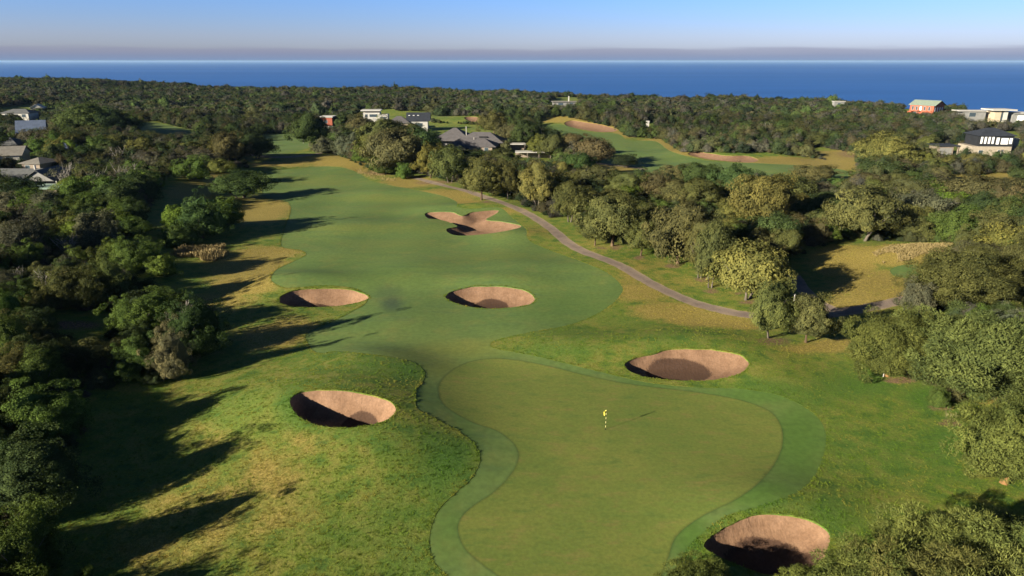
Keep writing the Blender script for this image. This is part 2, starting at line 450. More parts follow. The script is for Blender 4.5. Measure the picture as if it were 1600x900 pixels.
def inside(poly, x, y):
    x = np.asarray(x, float); y = np.asarray(y, float); r = np.zeros(x.shape, bool)
    bb = (x >= poly[:, 0].min()) & (x <= poly[:, 0].max()) & (y >= poly[:, 1].min()) & (y <= poly[:, 1].max())
    if not bb.any(): return r
    xs, ys = x[bb], y[bb]; q = np.zeros(xs.shape, bool); j = len(poly) - 1
    for i in range(len(poly)):
        x0, y0 = poly[i]; x1, y1 = poly[j]
        c = ((y0 > ys) != (y1 > ys)) & (xs < (x1 - x0) * (ys - y0) / (y1 - y0 + 1e-12) + x0)
        q ^= c; j = i
    r[bb] = q; return r

def dist_poly(poly, x, y):
    x = np.asarray(x, float); y = np.asarray(y, float); d = np.full(x.shape, 1e9)
    a = poly; b = np.roll(poly, -1, 0)
    for i in range(len(a)):
        e = b[i] - a[i]; L = e @ e + 1e-12
        t = np.clip(((x - a[i, 0]) * e[0] + (y - a[i, 1]) * e[1]) / L, 0, 1)
        d = np.minimum(d, np.hypot(x - a[i, 0] - t * e[0], y - a[i, 1] - t * e[1]))
    return d

# points of the sheet
pts = []
Y = -50.
while Y < 2100:
    s = 5. if Y < 22 else (max(.75, .0115 * Y) if Y < 420 else .022 * Y)
    hw = .86 * max(Y, 0) + 28
    xs = np.arange(-hw, hw, s); pts.append(np.stack([xs + RNG.uniform(-.3, .3, len(xs)) * s, np.full(len(xs), Y) + RNG.uniform(-.3, .3, len(xs)) * s], 1))
    far = hw + s * np.geomspace(1.5, max(3, 1500 / s), 14)
    pts.append(np.stack([np.r_[far, -far], np.full(28, Y)], 1))
    Y += s
grid = np.vstack(pts)
extra = []
for k, p, o in REG:
    w = p.max(0) - p.min(0)
    if k.startswith('bunker'):
        s = max(.35, max(w) / 34)
        gx, gy = np.meshgrid(np.arange(p[:, 0].min(), p[:, 0].max(), s), np.arange(p[:, 1].min(), p[:, 1].max(), s))
        gx = gx.ravel() + RNG.uniform(-.2, .2, gx.size) * s; gy = gy.ravel() + RNG.uniform(-.2, .2, gy.size) * s
        m = inside(p, gx, gy); m[m] = dist_poly(p, gx[m], gy[m]) > s * .4
        extra.append(np.stack([gx[m], gy[m]], 1))
        grid = grid[~inside(p, grid[:, 0], grid[:, 1])]
    # rings either side of the outline keep the darker coloured edge line narrow
    if k in ('fairway', 'green'):
        t = np.roll(p, -1, 0) - np.roll(p, 1, 0); t /= np.linalg.norm(t, axis=1)[:, None] + 1e-9; nr = np.stack([-t[:, 1], t[:, 0]], 1)
        for sgn in (1, -1):
            d = .12 + .0016 * np.maximum(p[:, 1], 0)
            q = p + nr * sgn * d[:, None]; dd = dist_poly(p, q[:, 0], q[:, 1]); extra.append(q[dd > .8 * d])
allp = np.vstack([grid] + extra)
ng = len(allp)
keep = np.ones(ng, bool)
for k, p, o in REG:
    bb = (allp[:, 0] > p[:, 0].min() - 1) & (allp[:, 0] < p[:, 0].max() + 1) & (allp[:, 1] > p[:, 1].min() - 1) & (allp[:, 1] < p[:, 1].max() + 1)
    idx = np.where(bb)[0]
    if len(idx): keep[idx] &= dist_poly(p, allp[idx, 0], allp[idx, 1]) > .14
allp = allp[keep]
edges = []; vv = [allp]; base = len(allp)
for k, p, o in REG:
    n = len(p); vv.append(p); edges += [(base + i, base + (i + 1) % n) for i in range(n)]; base += n
vv = np.vstack(vv)
res = mgeo.delaunay_2d_cdt([Vector((float(a), float(b))) for a, b in vv], edges, [], 0, 1e-4, False)
VX = np.array([(v[0], v[1]) for v in res[0]]); TR = np.array([f for f in res[2] if len(f) == 3], int)
a_, b_, c_ = VX[TR[:, 0]], VX[TR[:, 1]], VX[TR[:, 2]]
area = (b_[:, 0] - a_[:, 0]) * (c_[:, 1] - a_[:, 1]) - (b_[:, 1] - a_[:, 1]) * (c_[:, 0] - a_[:, 0])
TR[area < 0] = TR[area < 0][:, ::-1]; TR = TR[np.abs(area) > 1e-7]
cen = VX[TR].mean(1)
KEYS = ['rough'] + [k for k, _, _ in REG]
cls = np.zeros(len(TR), int)
for i, (k, p, o) in enumerate(REG): cls[inside(p, cen[:, 0], cen[:, 1])] = i + 1
HZ = H(VX[:, 0], VX[:, 1])
e_ = .3
GX = (H(VX[:, 0] + e_, VX[:, 1]) - H(VX[:, 0] - e_, VX[:, 1])) / (2 * e_); GY = (H(VX[:, 0], VX[:, 1] + e_) - H(VX[:, 0], VX[:, 1] - e_)) / (2 * e_)
NRM = np.stack([-GX, -GY, np.ones(len(VX))], 1); NRM /= np.linalg.norm(NRM, axis=1)[:, None]

# colour zones: dry, lush, bare soil -------------------------------------------------
def blob(px, py, rx, ry, amt, rot=0):
    c = P([px, px - rx, px + rx, px, px], [py, py, py, py - ry, py + ry])[:, :2]
    ax = (c[2] - c[1]) / 2; ay = (c[3] - c[4]) / 2
    Mx = np.linalg.inv(np.stack([ax, ay], 1)); q = (VX - c[0]) @ Mx.T
    if rot: r = R(rot); q = q @ np.array([[math.cos(r), -math.sin(r)], [math.sin(r), math.cos(r)]])
    return amt * np.exp(-(q ** 2).sum(1) ** 1.5)
DRY = [(390, 420, 75, 24, 1.0), (420, 395, 60, 12, .9), (380, 440, 60, 18, 1.), (350, 470, 60, 22, .7), (460, 510, 40, 16, .9), (425, 525, 60, 22, .9), (400, 330, 60, 22, .95), (430, 325, 30, 16, .9), (300, 300, 45, 22, .9), (330, 275, 50, 8, .8),
       (415, 740, 62, 55, .62), (420, 790, 40, 40, .5), (330, 800, 150, 75, .52), (250, 850, 130, 60, .55), (330, 690, 50, 40, .4), (480, 690, 60, 22, .5), (300, 620, 60, 30, .35), (560, 700, 60, 20, .25),
       (1000, 455, 60, 20, .8), (1050, 487, 70, 15, 1.0), (1110, 500, 80, 12, 1.1), (1160, 508, 45, 9, 1.), (985, 430, 25, 22, .7), (1000, 415, 70, 18, .45), (1080, 440, 60, 14, .5), (930, 385, 60, 18, .4), (1140, 460, 40, 10, .4),
       (1320, 405, 60, 26, 1.15), (1360, 450, 70, 34, 1.1), (1340, 475, 60, 18, 1.1), (1430, 390, 90, 12, 1.2), (1470, 388, 60, 10, 1.2), (1390, 395, 60, 16, 1.0), (1300, 540, 50, 14, .9), (1250, 545, 50, 9, .7), (1440, 500, 80, 10, .6), (1560, 620, 40, 14, 1.0),
       (600, 262, 50, 14, 1.0), (530, 250, 60, 8, 1.0), (560, 262, 30, 10, .9), (640, 285, 50, 10, .9), (700, 303, 60, 9, .8), (720, 315, 40, 8, .8), (440, 256, 70, 6, .8), (480, 246, 50, 5, .8), (790, 330, 40, 8, .6), (840, 360, 30, 12, .5),
       (870, 186, 50, 6, 1.1), (930, 195, 50, 9, 1.0), (975, 207, 20, 10, 1.0), (1040, 224, 50, 10, 1.1), (1060, 235, 40, 8, 1.1), (1220, 250, 70, 6, 1.2), (1290, 258, 60, 9, 1.2), (1310, 245, 50, 12, 1.1), (960, 262, 40, 8, .9), (1190, 255, 60, 5, .9),
       (285, 207, 30, 6, 1.), (230, 200, 30, 8, .7), (1540, 278, 80, 12, .8), (1200, 225, 60, 10, .5), (1100, 205, 40, 8, .6), (480, 172, 30, 8, .6), (1500, 282, 90, 8, .7)]
LUSH = [(700, 715, 50, 40, 1.1), (690, 740, 40, 40, .9), (680, 690, 40, 25, .9), (600, 570, 60, 16, .7), (640, 580, 28, 20, .9), (455, 630, 30, 34, .9), (470, 655, 30, 16, .8), (530, 678, 60, 12, .5), (620, 690, 60, 30, .5), (870, 545, 70, 16, .6), (900, 520, 60, 12, .5),
        (1200, 610, 80, 20, .8), (1350, 600, 90, 28, .9), (1450, 620, 50, 24, 1.0), (1480, 690, 40, 50, .9), (1250, 620, 70, 30, .6), (1320, 700, 60, 50, .5), (1190, 780, 70, 20, 1.0), (1100, 815, 40, 24, 1.1), (1070, 850, 30, 30, 1.), (1300, 800, 60, 40, .8), (1400, 700, 60, 60, .5),
        (640, 870, 50, 40, .7), (620, 800, 60, 50, .45), (560, 840, 80, 40, .4), (1010, 500, 90, 14, .5), (1050, 525, 60, 10, .5), (850, 500, 80, 14, .4), (350, 640, 80, 40, .45)]
SOIL = [(1407, 594, 28, 6, 1.2), (1500, 618, 22, 9, 1.2), (1470, 637, 20, 5, 1.2), (1484, 661, 17, 6, 1.3), (1459, 590, 14, 5, 1.), (962, 387, 10, 4, 1.1), (937, 387, 8, 3, 1.0), (999, 403, 10, 3, 1.1), (1050, 416, 14, 4, 1.), (1099, 437, 12, 4, 1.1), (1111, 455, 12, 4, 1.1), (1170, 472, 16, 4, 1.),
        (1210, 533, 30, 8, .8), (590, 270, 22, 5, .8), (680, 285, 40, 4, .7), (905, 345, 14, 10, .7), (110, 508, 60, 8, .9), (10, 655, 30, 20, 1.0), (1340, 240, 40, 8, .7), (1155, 458, 8, 3, 1.), (760, 316, 8, 2, 1.)]
Z = np.zeros((len(VX), 4))
for b in DRY: Z[:, 0] = np.maximum(Z[:, 0], blob(*b))
for b in LUSH: Z[:, 1] = np.maximum(Z[:, 1], blob(*b))
for b in SOIL: Z[:, 2] = np.maximum(Z[:, 2], blob(*b))
Z = np.clip(Z, 0, 1)
FZ = np.zeros((len(VX), 4))      # the mown grass has its own zones
for b in [(640, 590, 22, 40, .6), (720, 700, 25, 60, .5), (700, 820, 30, 60, .5), (1250, 690, 55, 70, 1.), (1190, 770, 70, 26, 1.), (1080, 840, 30, 36, 1.), (1200, 615, 100, 18, .9), (1060, 600, 80, 8, .5), (880, 480, 90, 30, .35), (560, 420, 110, 20, .25)]:
    FZ[:, 1] = np.maximum(FZ[:, 1], blob(*b))
for b in [(720, 545, 80, 16, .7), (640, 555, 60, 12, .5), (690, 575, 40, 18, .6), (560, 355, 120, 6, .45), (600, 310, 100, 5, .5), (500, 285, 70, 7, .45), (760, 400, 90, 8, .35), (620, 380, 90, 6, .3)]:
    FZ[:, 0] = np.maximum(FZ[:, 0], blob(*b))
for b in [(612, 474, 18, 14, .9), (606, 458, 24, 14, .5)]: FZ[:, 2] = np.maximum(FZ[:, 2], blob(*b))  # two dark green patches in the third channel, no bare soil
FZ = np.clip(FZ, 0, 1)
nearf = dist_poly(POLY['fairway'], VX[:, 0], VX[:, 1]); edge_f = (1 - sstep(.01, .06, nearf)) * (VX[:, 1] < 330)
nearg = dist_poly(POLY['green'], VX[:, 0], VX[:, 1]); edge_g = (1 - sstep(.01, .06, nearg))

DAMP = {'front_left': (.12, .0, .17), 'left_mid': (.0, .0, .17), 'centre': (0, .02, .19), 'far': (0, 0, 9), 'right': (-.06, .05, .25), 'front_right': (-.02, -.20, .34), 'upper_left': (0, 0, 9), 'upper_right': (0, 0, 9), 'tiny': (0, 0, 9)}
def region_z(k, idx):
    x, y = VX[idx, 0], VX[idx, 1]; z = HZ[idx] + OFF[k]
    dampv = np.zeros(len(idx))
    if k.startswith('bunker'):
        p = POLY[k]; depth = BUNK[k[7:]][1]; d = dist_poly(p, x, y); dm = d.max() + 1e-6; c = p.mean(0)
        v = np.stack([x, y], 1) - c; rr = np.linalg.norm(v, axis=1) + 1e-6; s = (v @ SUNFROM) / rr
        kf = 1.1 + 1.9 * np.maximum(0, s) ** 1.5
        g = 1 - (1 - np.clip(d * kf / dm, 0, 1)) ** 2.0
        z = z - depth * g + .02 * waves(x, y, 2.2, 77, 4)
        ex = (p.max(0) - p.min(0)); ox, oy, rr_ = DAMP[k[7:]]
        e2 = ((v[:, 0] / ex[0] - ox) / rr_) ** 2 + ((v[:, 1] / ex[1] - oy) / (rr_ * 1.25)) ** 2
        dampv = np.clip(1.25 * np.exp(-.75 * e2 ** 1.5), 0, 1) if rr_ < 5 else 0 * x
    return z, dampv

TRI_BY = {k: TR[cls == i] for i, k in enumerate(KEYS)}
edge_map = {}
for i, (t, c) in enumerate(zip(TR, cls)):
    for u, v in ((t[0], t[1]), (t[1], t[2]), (t[2], t[0])):
        edge_map.setdefault((min(u, v), max(u, v)), []).append((i, u, v))
border = [e for e in edge_map.values() if len(e) == 2 and cls[e[0][0]] != cls[e[1][0]]]
BORD = {}
for (i, u, v), (j, _, _) in border:
    ka, kb = KEYS[cls[i]], KEYS[cls[j]]
    if OFF[ka] > OFF[kb]: BORD.setdefault(ka, []).append((u, v, kb))
    elif OFF[kb] > OFF[ka]: BORD.setdefault(kb, []).append((v, u, ka))

def region_object(name, k, mat, zone=None):
    tri = TRI_BY[k]; ids = np.unique(tri); mp = {g: i for i, g in enumerate(ids)}
    z, dampv = region_z(k, ids)
    V = np.stack([VX[ids, 0], VX[ids, 1], z], 1).tolist(); Fc = [[mp[a] for a in t] for t in tri]
    if k.startswith('bunker'): zn = np.zeros((len(ids), 4)); zn[:, 0] = dampv; nr = np.zeros((len(ids), 3))
    else: zn = zone[ids].copy(); nr = NRM[ids].copy()
    zn = zn.tolist(); nr = nr.tolist()
    for u, v, kb in BORD.get(k, ()):
        b = len(V)
        for q, zz in ((u, HZ[u] + OFF[k]), (v, HZ[v] + OFF[k]), (v, HZ[v] + OFF[kb] - .05), (u, HZ[u] + OFF[kb] - .05)):
            V.append([VX[q, 0], VX[q, 1], zz]); zn.append(list(zn[mp[q]])); nr.append([0, 0, 0])
        Fc.append([b, b + 3, b + 2, b + 1])
    me = mesh(name, V, Fc, (mat,), smooth=True)
    at = me.attributes.new('zone', 'FLOAT_COLOR', 'POINT'); at.data.foreach_set('color', np.asarray(zn, np.float32).ravel())
    if not k.startswith('bunker'): me.normals_split_custom_set_from_vertices(nr)
    return link(name, me)

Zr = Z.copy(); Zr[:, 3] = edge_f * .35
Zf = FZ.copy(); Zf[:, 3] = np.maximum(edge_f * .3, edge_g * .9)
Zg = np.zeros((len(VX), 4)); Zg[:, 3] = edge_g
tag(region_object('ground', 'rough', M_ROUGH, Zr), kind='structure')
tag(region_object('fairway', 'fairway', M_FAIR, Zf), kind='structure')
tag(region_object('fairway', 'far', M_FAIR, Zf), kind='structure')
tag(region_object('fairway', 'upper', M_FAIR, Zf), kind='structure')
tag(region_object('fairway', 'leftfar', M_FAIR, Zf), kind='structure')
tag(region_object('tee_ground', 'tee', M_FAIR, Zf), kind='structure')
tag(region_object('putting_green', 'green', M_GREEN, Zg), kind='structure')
for i in range(4):
    Zp = np.zeros((len(VX), 4)); Zp[:, 0] = 1 - sstep(.0, .5, dist_poly(POLY['path%d' % i], VX[:, 0], VX[:, 1])); tag(region_object('path', 'path%d' % i, M_PATH, Zp), kind='structure')
BL = {'front_left': 'deep oval sand bunker half in shadow, cut into the mound left of the green',
      'left_mid': 'oval sand bunker at the left edge of the fairway, beside golden rough',
      'centre': 'oval sand bunker in the middle of the fairway short of the green',
      'far': 'branching sand bunker with grass fingers beside the bend of the cart path',
      'right': 'wide sand bunker with large damp dark floor behind the green',
      'front_right': 'sand bunker partly hidden by the feathery treetops at the bottom corner',
      'upper_left': 'long pale scalloped bunker at the far end of the upper fairway',
      'upper_right': 'thin pale bunker across the near part of the upper fairway',
      'tiny': 'tiny pale bunker behind the grey hip-roofed house'}
for k_ in BUNK: tag(region_object('sand_bunker', 'bunker_' + k_, M_SAND), BL[k_], 'bunker', 'sand bunkers of the golf course')

# sea
v = [(-150000, 350, SEA_Z), (150000, 350, SEA_Z), (150000, 150000, SEA_Z), (-150000, 150000, SEA_Z)]
tag(link('sea', mesh('sea', v, [(0, 1, 2, 3)], (mat_sea(),))), kind='structure')

# ------------------------------------------------------------------ plants: prototypes in unit space (width 1, height 1)
def unit_dirs(n, zmin, rng):
    z = rng.uniform(zmin, 1, n); a = rng.uniform(0, 2 * math.pi, n); r = np.sqrt(1 - z * z)
    return np.stack([r * np.cos(a), r * np.sin(a), z], 1)

def leaf_quads(pos, nrm, ln, wd, rng, droop, jitter):
    n = len(pos)
    nn = nrm + jitter * rng.normal(size=(n, 3)); nn /= np.linalg.norm(nn, axis=1)[:, None]
    ax = rng.normal(size=(n, 3)) * .6 + np.array([0, 0, -droop]); ax -= nn * (ax * nn).sum(1)[:, None]; ax /= np.linalg.norm(ax, axis=1)[:, None] + 1e-9
    bx = np.cross(nn, ax)
    ln = (ln * rng.uniform(.6, 1.35, n))[:, None]; wd = (wd * rng.uniform(.6, 1.35, n))[:, None]
    V = np.stack([pos - ax * ln / 2, pos + bx * wd / 2, pos + ax * ln / 2, pos - bx * wd / 2], 1)
    return V.reshape(-1, 3)

def crown_mesh(name, seed, mat, cb=.22, nl=46, lr=.15, leaves=80, ln=.06, wd=.035, droop=.6, jit=.45, zmin=-.45, lump=.22, core=.72, top=.55, spike=0.0, flower=0.0):
    rng = np.random.default_rng(seed)
    cz = cb + (1 - cb) * (1 - top); hu = 1 - cz; hd = cz - cb
    r0 = .5 - lr * .55
    d = unit_dirs(nl * 3, zmin, rng)
    sel = []                                     # spread the lobes
    for q in d:
        if all(np.dot(q, s) < 1 - .9 / nl * 1.6 for s in sel): sel.append(q)
        if len(sel) >= nl: break
    d = np.array(sel); nl = len(d)
    def env(q): return 1 + lump * waves(q[:, 0] * 5, q[:, 1] * 5 + q[:, 2] * 4, 1.0, seed + 5, 5) * .5
    k = env(d)[:, None] * rng.uniform(.80, 1.16, (nl, 1))
    C = d * k * np.array([r0, r0, 1]); C[:, 2] = np.where(d[:, 2] > 0, d[:, 2] * (hu - lr * .8), d[:, 2] * (hd - lr * .3)) * k[:, 0] + cz
    Pn, Nn, T = [], [], []
    for i in range(nl):
        if rng.random() < .10: continue
        L = lr * rng.uniform(.65, 1.3); t0 = rng.uniform(.15, .85)
        q = rng.normal(size=(leaves * 2, 3)); q /= np.linalg.norm(q, axis=1)[:, None]
        q = q[(q @ d[i]) > -.35][:leaves]
        sh = rng.uniform(.72, 1.12, (len(q), 1))
        Pn.append(C[i] + q * L * sh * np.array([1, 1, .85])); Nn.append(q * .62 + d[i] * .6 + np.array([0, 0, .1])); T.append(np.clip(t0 + rng.normal(0, .22, len(q)), 0, 1))
    Pn, Nn, T = np.vstack(Pn), np.vstack(Nn), np.concatenate(T)
    Pn[:, 2] = np.maximum(Pn[:, 2], .012)
    Nn /= np.linalg.norm(Nn, axis=1)[:, None]
    if spike:                                     # outward pointing tufts (feathery needles) on top of lying sprays
        out = rng.random(len(Pn)) < .45; A, B = Pn[out], Nn[out]
        n = len(A); ax = B * .9 + rng.normal(size=(n, 3)) * .45 + np.array([0, 0, .2]); ax /= np.linalg.norm(ax, axis=1)[:, None]
        sd = np.cross(ax, np.array([.83, .56, 0]) + .5 * rng.normal(size=(n, 3))); sd = np.cross(sd, ax); sd = np.cross(ax, np.cross(ax, sd)) if False else sd; sd /= np.linalg.norm(sd, axis=1)[:, None]
        l_ = (spike * rng.uniform(.5, 1.3, n))[:, None]; w_ = (wd * rng.uniform(.6, 1.3, n))[:, None]
        V1 = np.stack([A - sd * w_ / 2, A + sd * w_ / 2, A + ax * l_ + sd * w_ * .15, A + ax * l_ - sd * w_ * .15], 1).reshape(-1, 3)
        V2 = leaf_quads(Pn[~out], Nn[~out], ln, wd * 1.5, rng, droop, jit)
        V = np.vstack([V1, V2]); T = np.r_[T[out], T[~out]]
    else:
        V = leaf_quads(Pn, Nn, ln, wd, rng, droop, jit)
    if core > 0:                                  # foliage over the inner mass too
        nf = int(nl * leaves * .65); q = unit_dirs(nf, -.8, rng); e = env(q)[:, None] * core * rng.uniform(.98, 1.12, (nf, 1))
        c3 = q * e * np.array([.5 - lr * .3, .5 - lr * .3, 1]); c3[:, 2] = np.where(q[:, 2] > 0, q[:, 2] * hu, q[:, 2] * hd * 1.05) * e[:, 0] + cz
        c3[:, 2] = np.maximum(c3[:, 2], .012)
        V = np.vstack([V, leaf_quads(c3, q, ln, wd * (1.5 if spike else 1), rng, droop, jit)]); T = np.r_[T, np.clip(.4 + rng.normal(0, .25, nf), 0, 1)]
    Fc = np.arange(len(V)).reshape(-1, 4)
    if core > 0:  # opaque ball added to block light through the crown, in darker leaf tone
        ico = bpy.data.meshes.new('tmp'); import bmesh
        bm = bmesh.new(); bmesh.ops.create_icosphere(bm, subdivisions=3, radius=1)
        cv = np.array([v.co for v in bm.verts]); cf = [[v.index for v in f.verts] for f in bm.faces]; bm.free(); bpy.data.meshes.remove(ico)
        e = env(cv)[:, None] * core
        cc = cv * e * np.array([.5 - lr * .3, .5 - lr * .3, 1]); cc[:, 2] = np.where(cv[:, 2] > 0, cv[:, 2] * hu, cv[:, 2] * hd * 1.05) * e[:, 0] + cz
        cc[:, 2] = np.maximum(cc[:, 2], 0)
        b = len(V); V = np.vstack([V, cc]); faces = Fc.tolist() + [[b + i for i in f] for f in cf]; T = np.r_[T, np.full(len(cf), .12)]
    else: faces = Fc.tolist()
    me = mesh(name, V, faces, (mat,))
    at = me.attributes.new('tone', 'FLOAT', 'FACE'); at.data.foreach_set('value', T.astype(np.float32))
    return me

def trunk_mesh(name, seed, mat, cb=.3, r=.03, stems=1, limbs=5, reach=.34, top=.72, lean=.05):
    rng = np.random.default_rng(seed); b = MB()
    for s_ in range(stems):
        a0 = rng.uniform(0, 6.28); off = np.array([math.cos(a0), math.sin(a0)]) * (.05 if stems > 1 else 0)
        ln = np.array([math.cos(a0), math.sin(a0)]) * lean * (2 if stems > 1 else 1)
        fork = cb * rng.uniform(.75, 1.1) + .05
        rr = r / math.sqrt(stems)
        b.tube([(off[0], off[1], -.03), (off[0] + ln[0] * .3, off[1] + ln[1] * .3, fork * .35), (off[0] + ln[0], off[1] + ln[1], fork)], [rr * 1.5, rr * 1.05, rr * .9], 7)
        for i in range(limbs):
            a = a0 + 6.28 * i / limbs + rng.uniform(-.4, .4); q = reach * rng.uniform(.6, 1.1)
            e = (off[0] + ln[0] + q * math.cos(a), off[1] + ln[1] + q * math.sin(a), top * rng.uniform(.85, 1.1))
            m = (off[0] + ln[0] + q * .45 * math.cos(a), off[1] + ln[1] + q * .45 * math.sin(a), fork + (e[2] - fork) * .42)
            b.tube([(off[0] + ln[0], off[1] + ln[1], fork - .02), m, e], [rr * .7, rr * .5, rr * .15], 5)
    return mesh(name, b.V, b.F, (mat,), smooth=True)

def bare_mesh(name, seed, mat, n=9):
    rng = np.random.default_rng(seed); b = MB()
    for i in range(n):
        a = rng.uniform(0, 6.28); q = rng.uniform(.15, .45); zt = rng.uniform(.6, 1.0)
        p0 = np.array([0, 0, -.02]); p2 = np.array([q * math.cos(a), q * math.sin(a), zt]); p1 = p2 * [.35, .35, .45] + rng.normal(0, .03, 3)
        b.tube([p0, p1, p2], [.03, .02, .006], 5)
        for j in range(5):
            t = rng.uniform(.35, .9); s = p1 + (p2 - p1) * t; e = s + rng.normal(0, .13, 3) + np.array([0, 0, .12])
            b.tube([s, (s + e) / 2 + rng.normal(0, .015, 3), e], [.011, .008, .003], 4)
    return mesh(name, b.V, b.F, (mat,))

PROTO = {}
for i in range(6):
    PROTO.setdefault('round', []).append((crown_mesh('crown', 100 + i, M_LEAF, cb=.17, nl=100 - 8 * i, lr=.090 + .009 * i, leaves=130 + 6 * i, ln=.034 + .003 * i, wd=.014 + .001 * i, droop=1.1, zmin=-.68, lump=.62, top=.60, jit=.26, core=.76),
                                          trunk_mesh('trunk', 200 + i, M_BARKG if i % 2 else M_BARK, cb=.24, r=.024, stems=1 + i % 2)))
for i in range(6):
    PROTO.setdefault('shrub', []).append((crown_mesh('crown', 300 + i, M_LEAF, cb=.0, nl=110 - 9 * i, lr=.085 + .010 * i, leaves=95 + 6 * i, ln=.028 + .003 * i, wd=.018 + .002 * i, droop=.1, zmin=-.4, lump=.75, top=.72, jit=.38, core=.74),
                                          trunk_mesh('trunk', 400 + i, M_BARKG, cb=.15, r=.022, stems=2, top=.6)))
for i in range(3):
    PROTO.setdefault('spread', []).append((crown_mesh('crown', 500 + i, M_LEAF, cb=.14, nl=80, lr=.095, leaves=100, ln=.032, wd=.018, droop=.3, zmin=-.4, lump=.3, top=.66, jit=.4),
                                           trunk_mesh('trunk', 600 + i, M_BARKG, cb=.2, r=.020, stems=3, limbs=4)))
for i in range(3):
    PROTO.setdefault('feather', []).append((crown_mesh('crown', 700 + i, M_LEAF, cb=.10, nl=140, lr=.092, leaves=340, ln=.032, wd=.0068, spike=.034, droop=.8, zmin=-.7, lump=.58, top=.6, core=.72, jit=.34),
                                            trunk_mesh('trunk', 720 + i, M_BARKO, cb=.24, r=.034, stems=1, reach=.24, top=.58)))
for i in range(4):
    PROTO.setdefault('bush', []).append((crown_mesh('crown', 800 + i, M_LEAF, cb=.0, nl=130, lr=.082, leaves=170, ln=.022, wd=.013, droop=.05, zmin=-.35, lump=.80, top=.74, jit=.45, core=.72),
                                         trunk_mesh('trunk', 820 + i, M_BARKG, cb=.15, r=.022, stems=2, top=.6)))
for i in range(3):
    PROTO.setdefault('bare', []).append((crown_mesh('crown', 900 + i, M_LEAF, cb=.25, nl=22, lr=.10, leaves=22, ln=.05, wd=.025, droop=.2, zmin=-.1, lump=.5, top=.5, core=0),
                                         bare_mesh('trunk', 920 + i, M_BARKW, 10)))
PROTO['sapling'] = [(crown_mesh('crown', 950, M_LEAF, cb=.3, nl=9, lr=.16, leaves=20, ln=.13, wd=.07, zmin=-.6, core=0), trunk_mesh('trunk', 951, M_BARK, cb=.5, r=.02, limbs=3, reach=.2))]
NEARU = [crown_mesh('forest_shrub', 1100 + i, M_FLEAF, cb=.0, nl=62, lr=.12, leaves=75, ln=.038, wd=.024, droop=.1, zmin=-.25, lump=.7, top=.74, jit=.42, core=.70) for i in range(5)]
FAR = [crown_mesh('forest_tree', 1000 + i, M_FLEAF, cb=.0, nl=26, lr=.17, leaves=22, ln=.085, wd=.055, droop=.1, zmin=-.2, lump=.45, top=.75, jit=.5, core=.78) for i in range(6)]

TINT = {'o': (.086, .097, .040), 'y': (.124, .128, .044), 'd': (.046, .070, .030), 'g': (.070, .108, .032), 'b': (.092, .088, .046), 's': (.084, .088, .064), 'l': (.095, .140, .032), 'f': (.108, .132, .042), 'w': (.150, .155, .088), 'k': (.026, .040, .022), 'x': (.075, .080, .055)}
TONE = {'o': 'olive', 'y': 'yellow-olive', 'd': 'dark green', 'g': 'mid green', 'b': 'brownish olive', 's': 'grey-green', 'l': 'bright green', 'f': 'feathery olive', 'w': 'pale flowering', 'k': 'blackish green', 'x': 'bare grey-twigged'}
PLANTS = []   # x, y, w, h, root
ROT = random.Random(5)
def plant(x, y, w, h, kind, tint, name, label, cat, group, sink=.0):
    protos = PROTO[kind]; cm, tm = protos[ROT.randrange(len(protos))]
    z = float(H(x, y)) + .015
    r = bpy.data.objects.new(name, None); r.empty_display_size = .5; COL.objects.link(r)
    r.location = (x, y, z - sink); r.rotation_euler = (0, 0, ROT.uniform(0, 6.28)); r.scale = (w, w, h)
    c = link('crown', cm, r); t = link('trunk', tm, r)
    q = TINT[tint]; j = [ROT.uniform(.82, 1.2) for _ in range(3)]; m = ROT.uniform(.85, 1.15)
    c.color = (q[0] * m * (.6 + .4 * j[0]), q[1] * m * (.6 + .4 * j[1]), q[2] * m * (.6 + .4 * j[2]), 1)
    tag(r, label, cat, group); PLANTS.append((x, y, w, h)); return r

def at_px(cx, by, wpx, hpx):
    p = P([cx], [by])[0]; d = depth_of(*p); w = wpx * d / FPX
    # foreshortened height: the crown is seen from above
    dep = math.atan2(CAMZ - p[2], p[1])
    h = max((hpx * d / FPX - .35 * w * math.sin(dep)) / math.cos(dep), .35 * w)
    return p[0], p[1] + w * .12, w, h

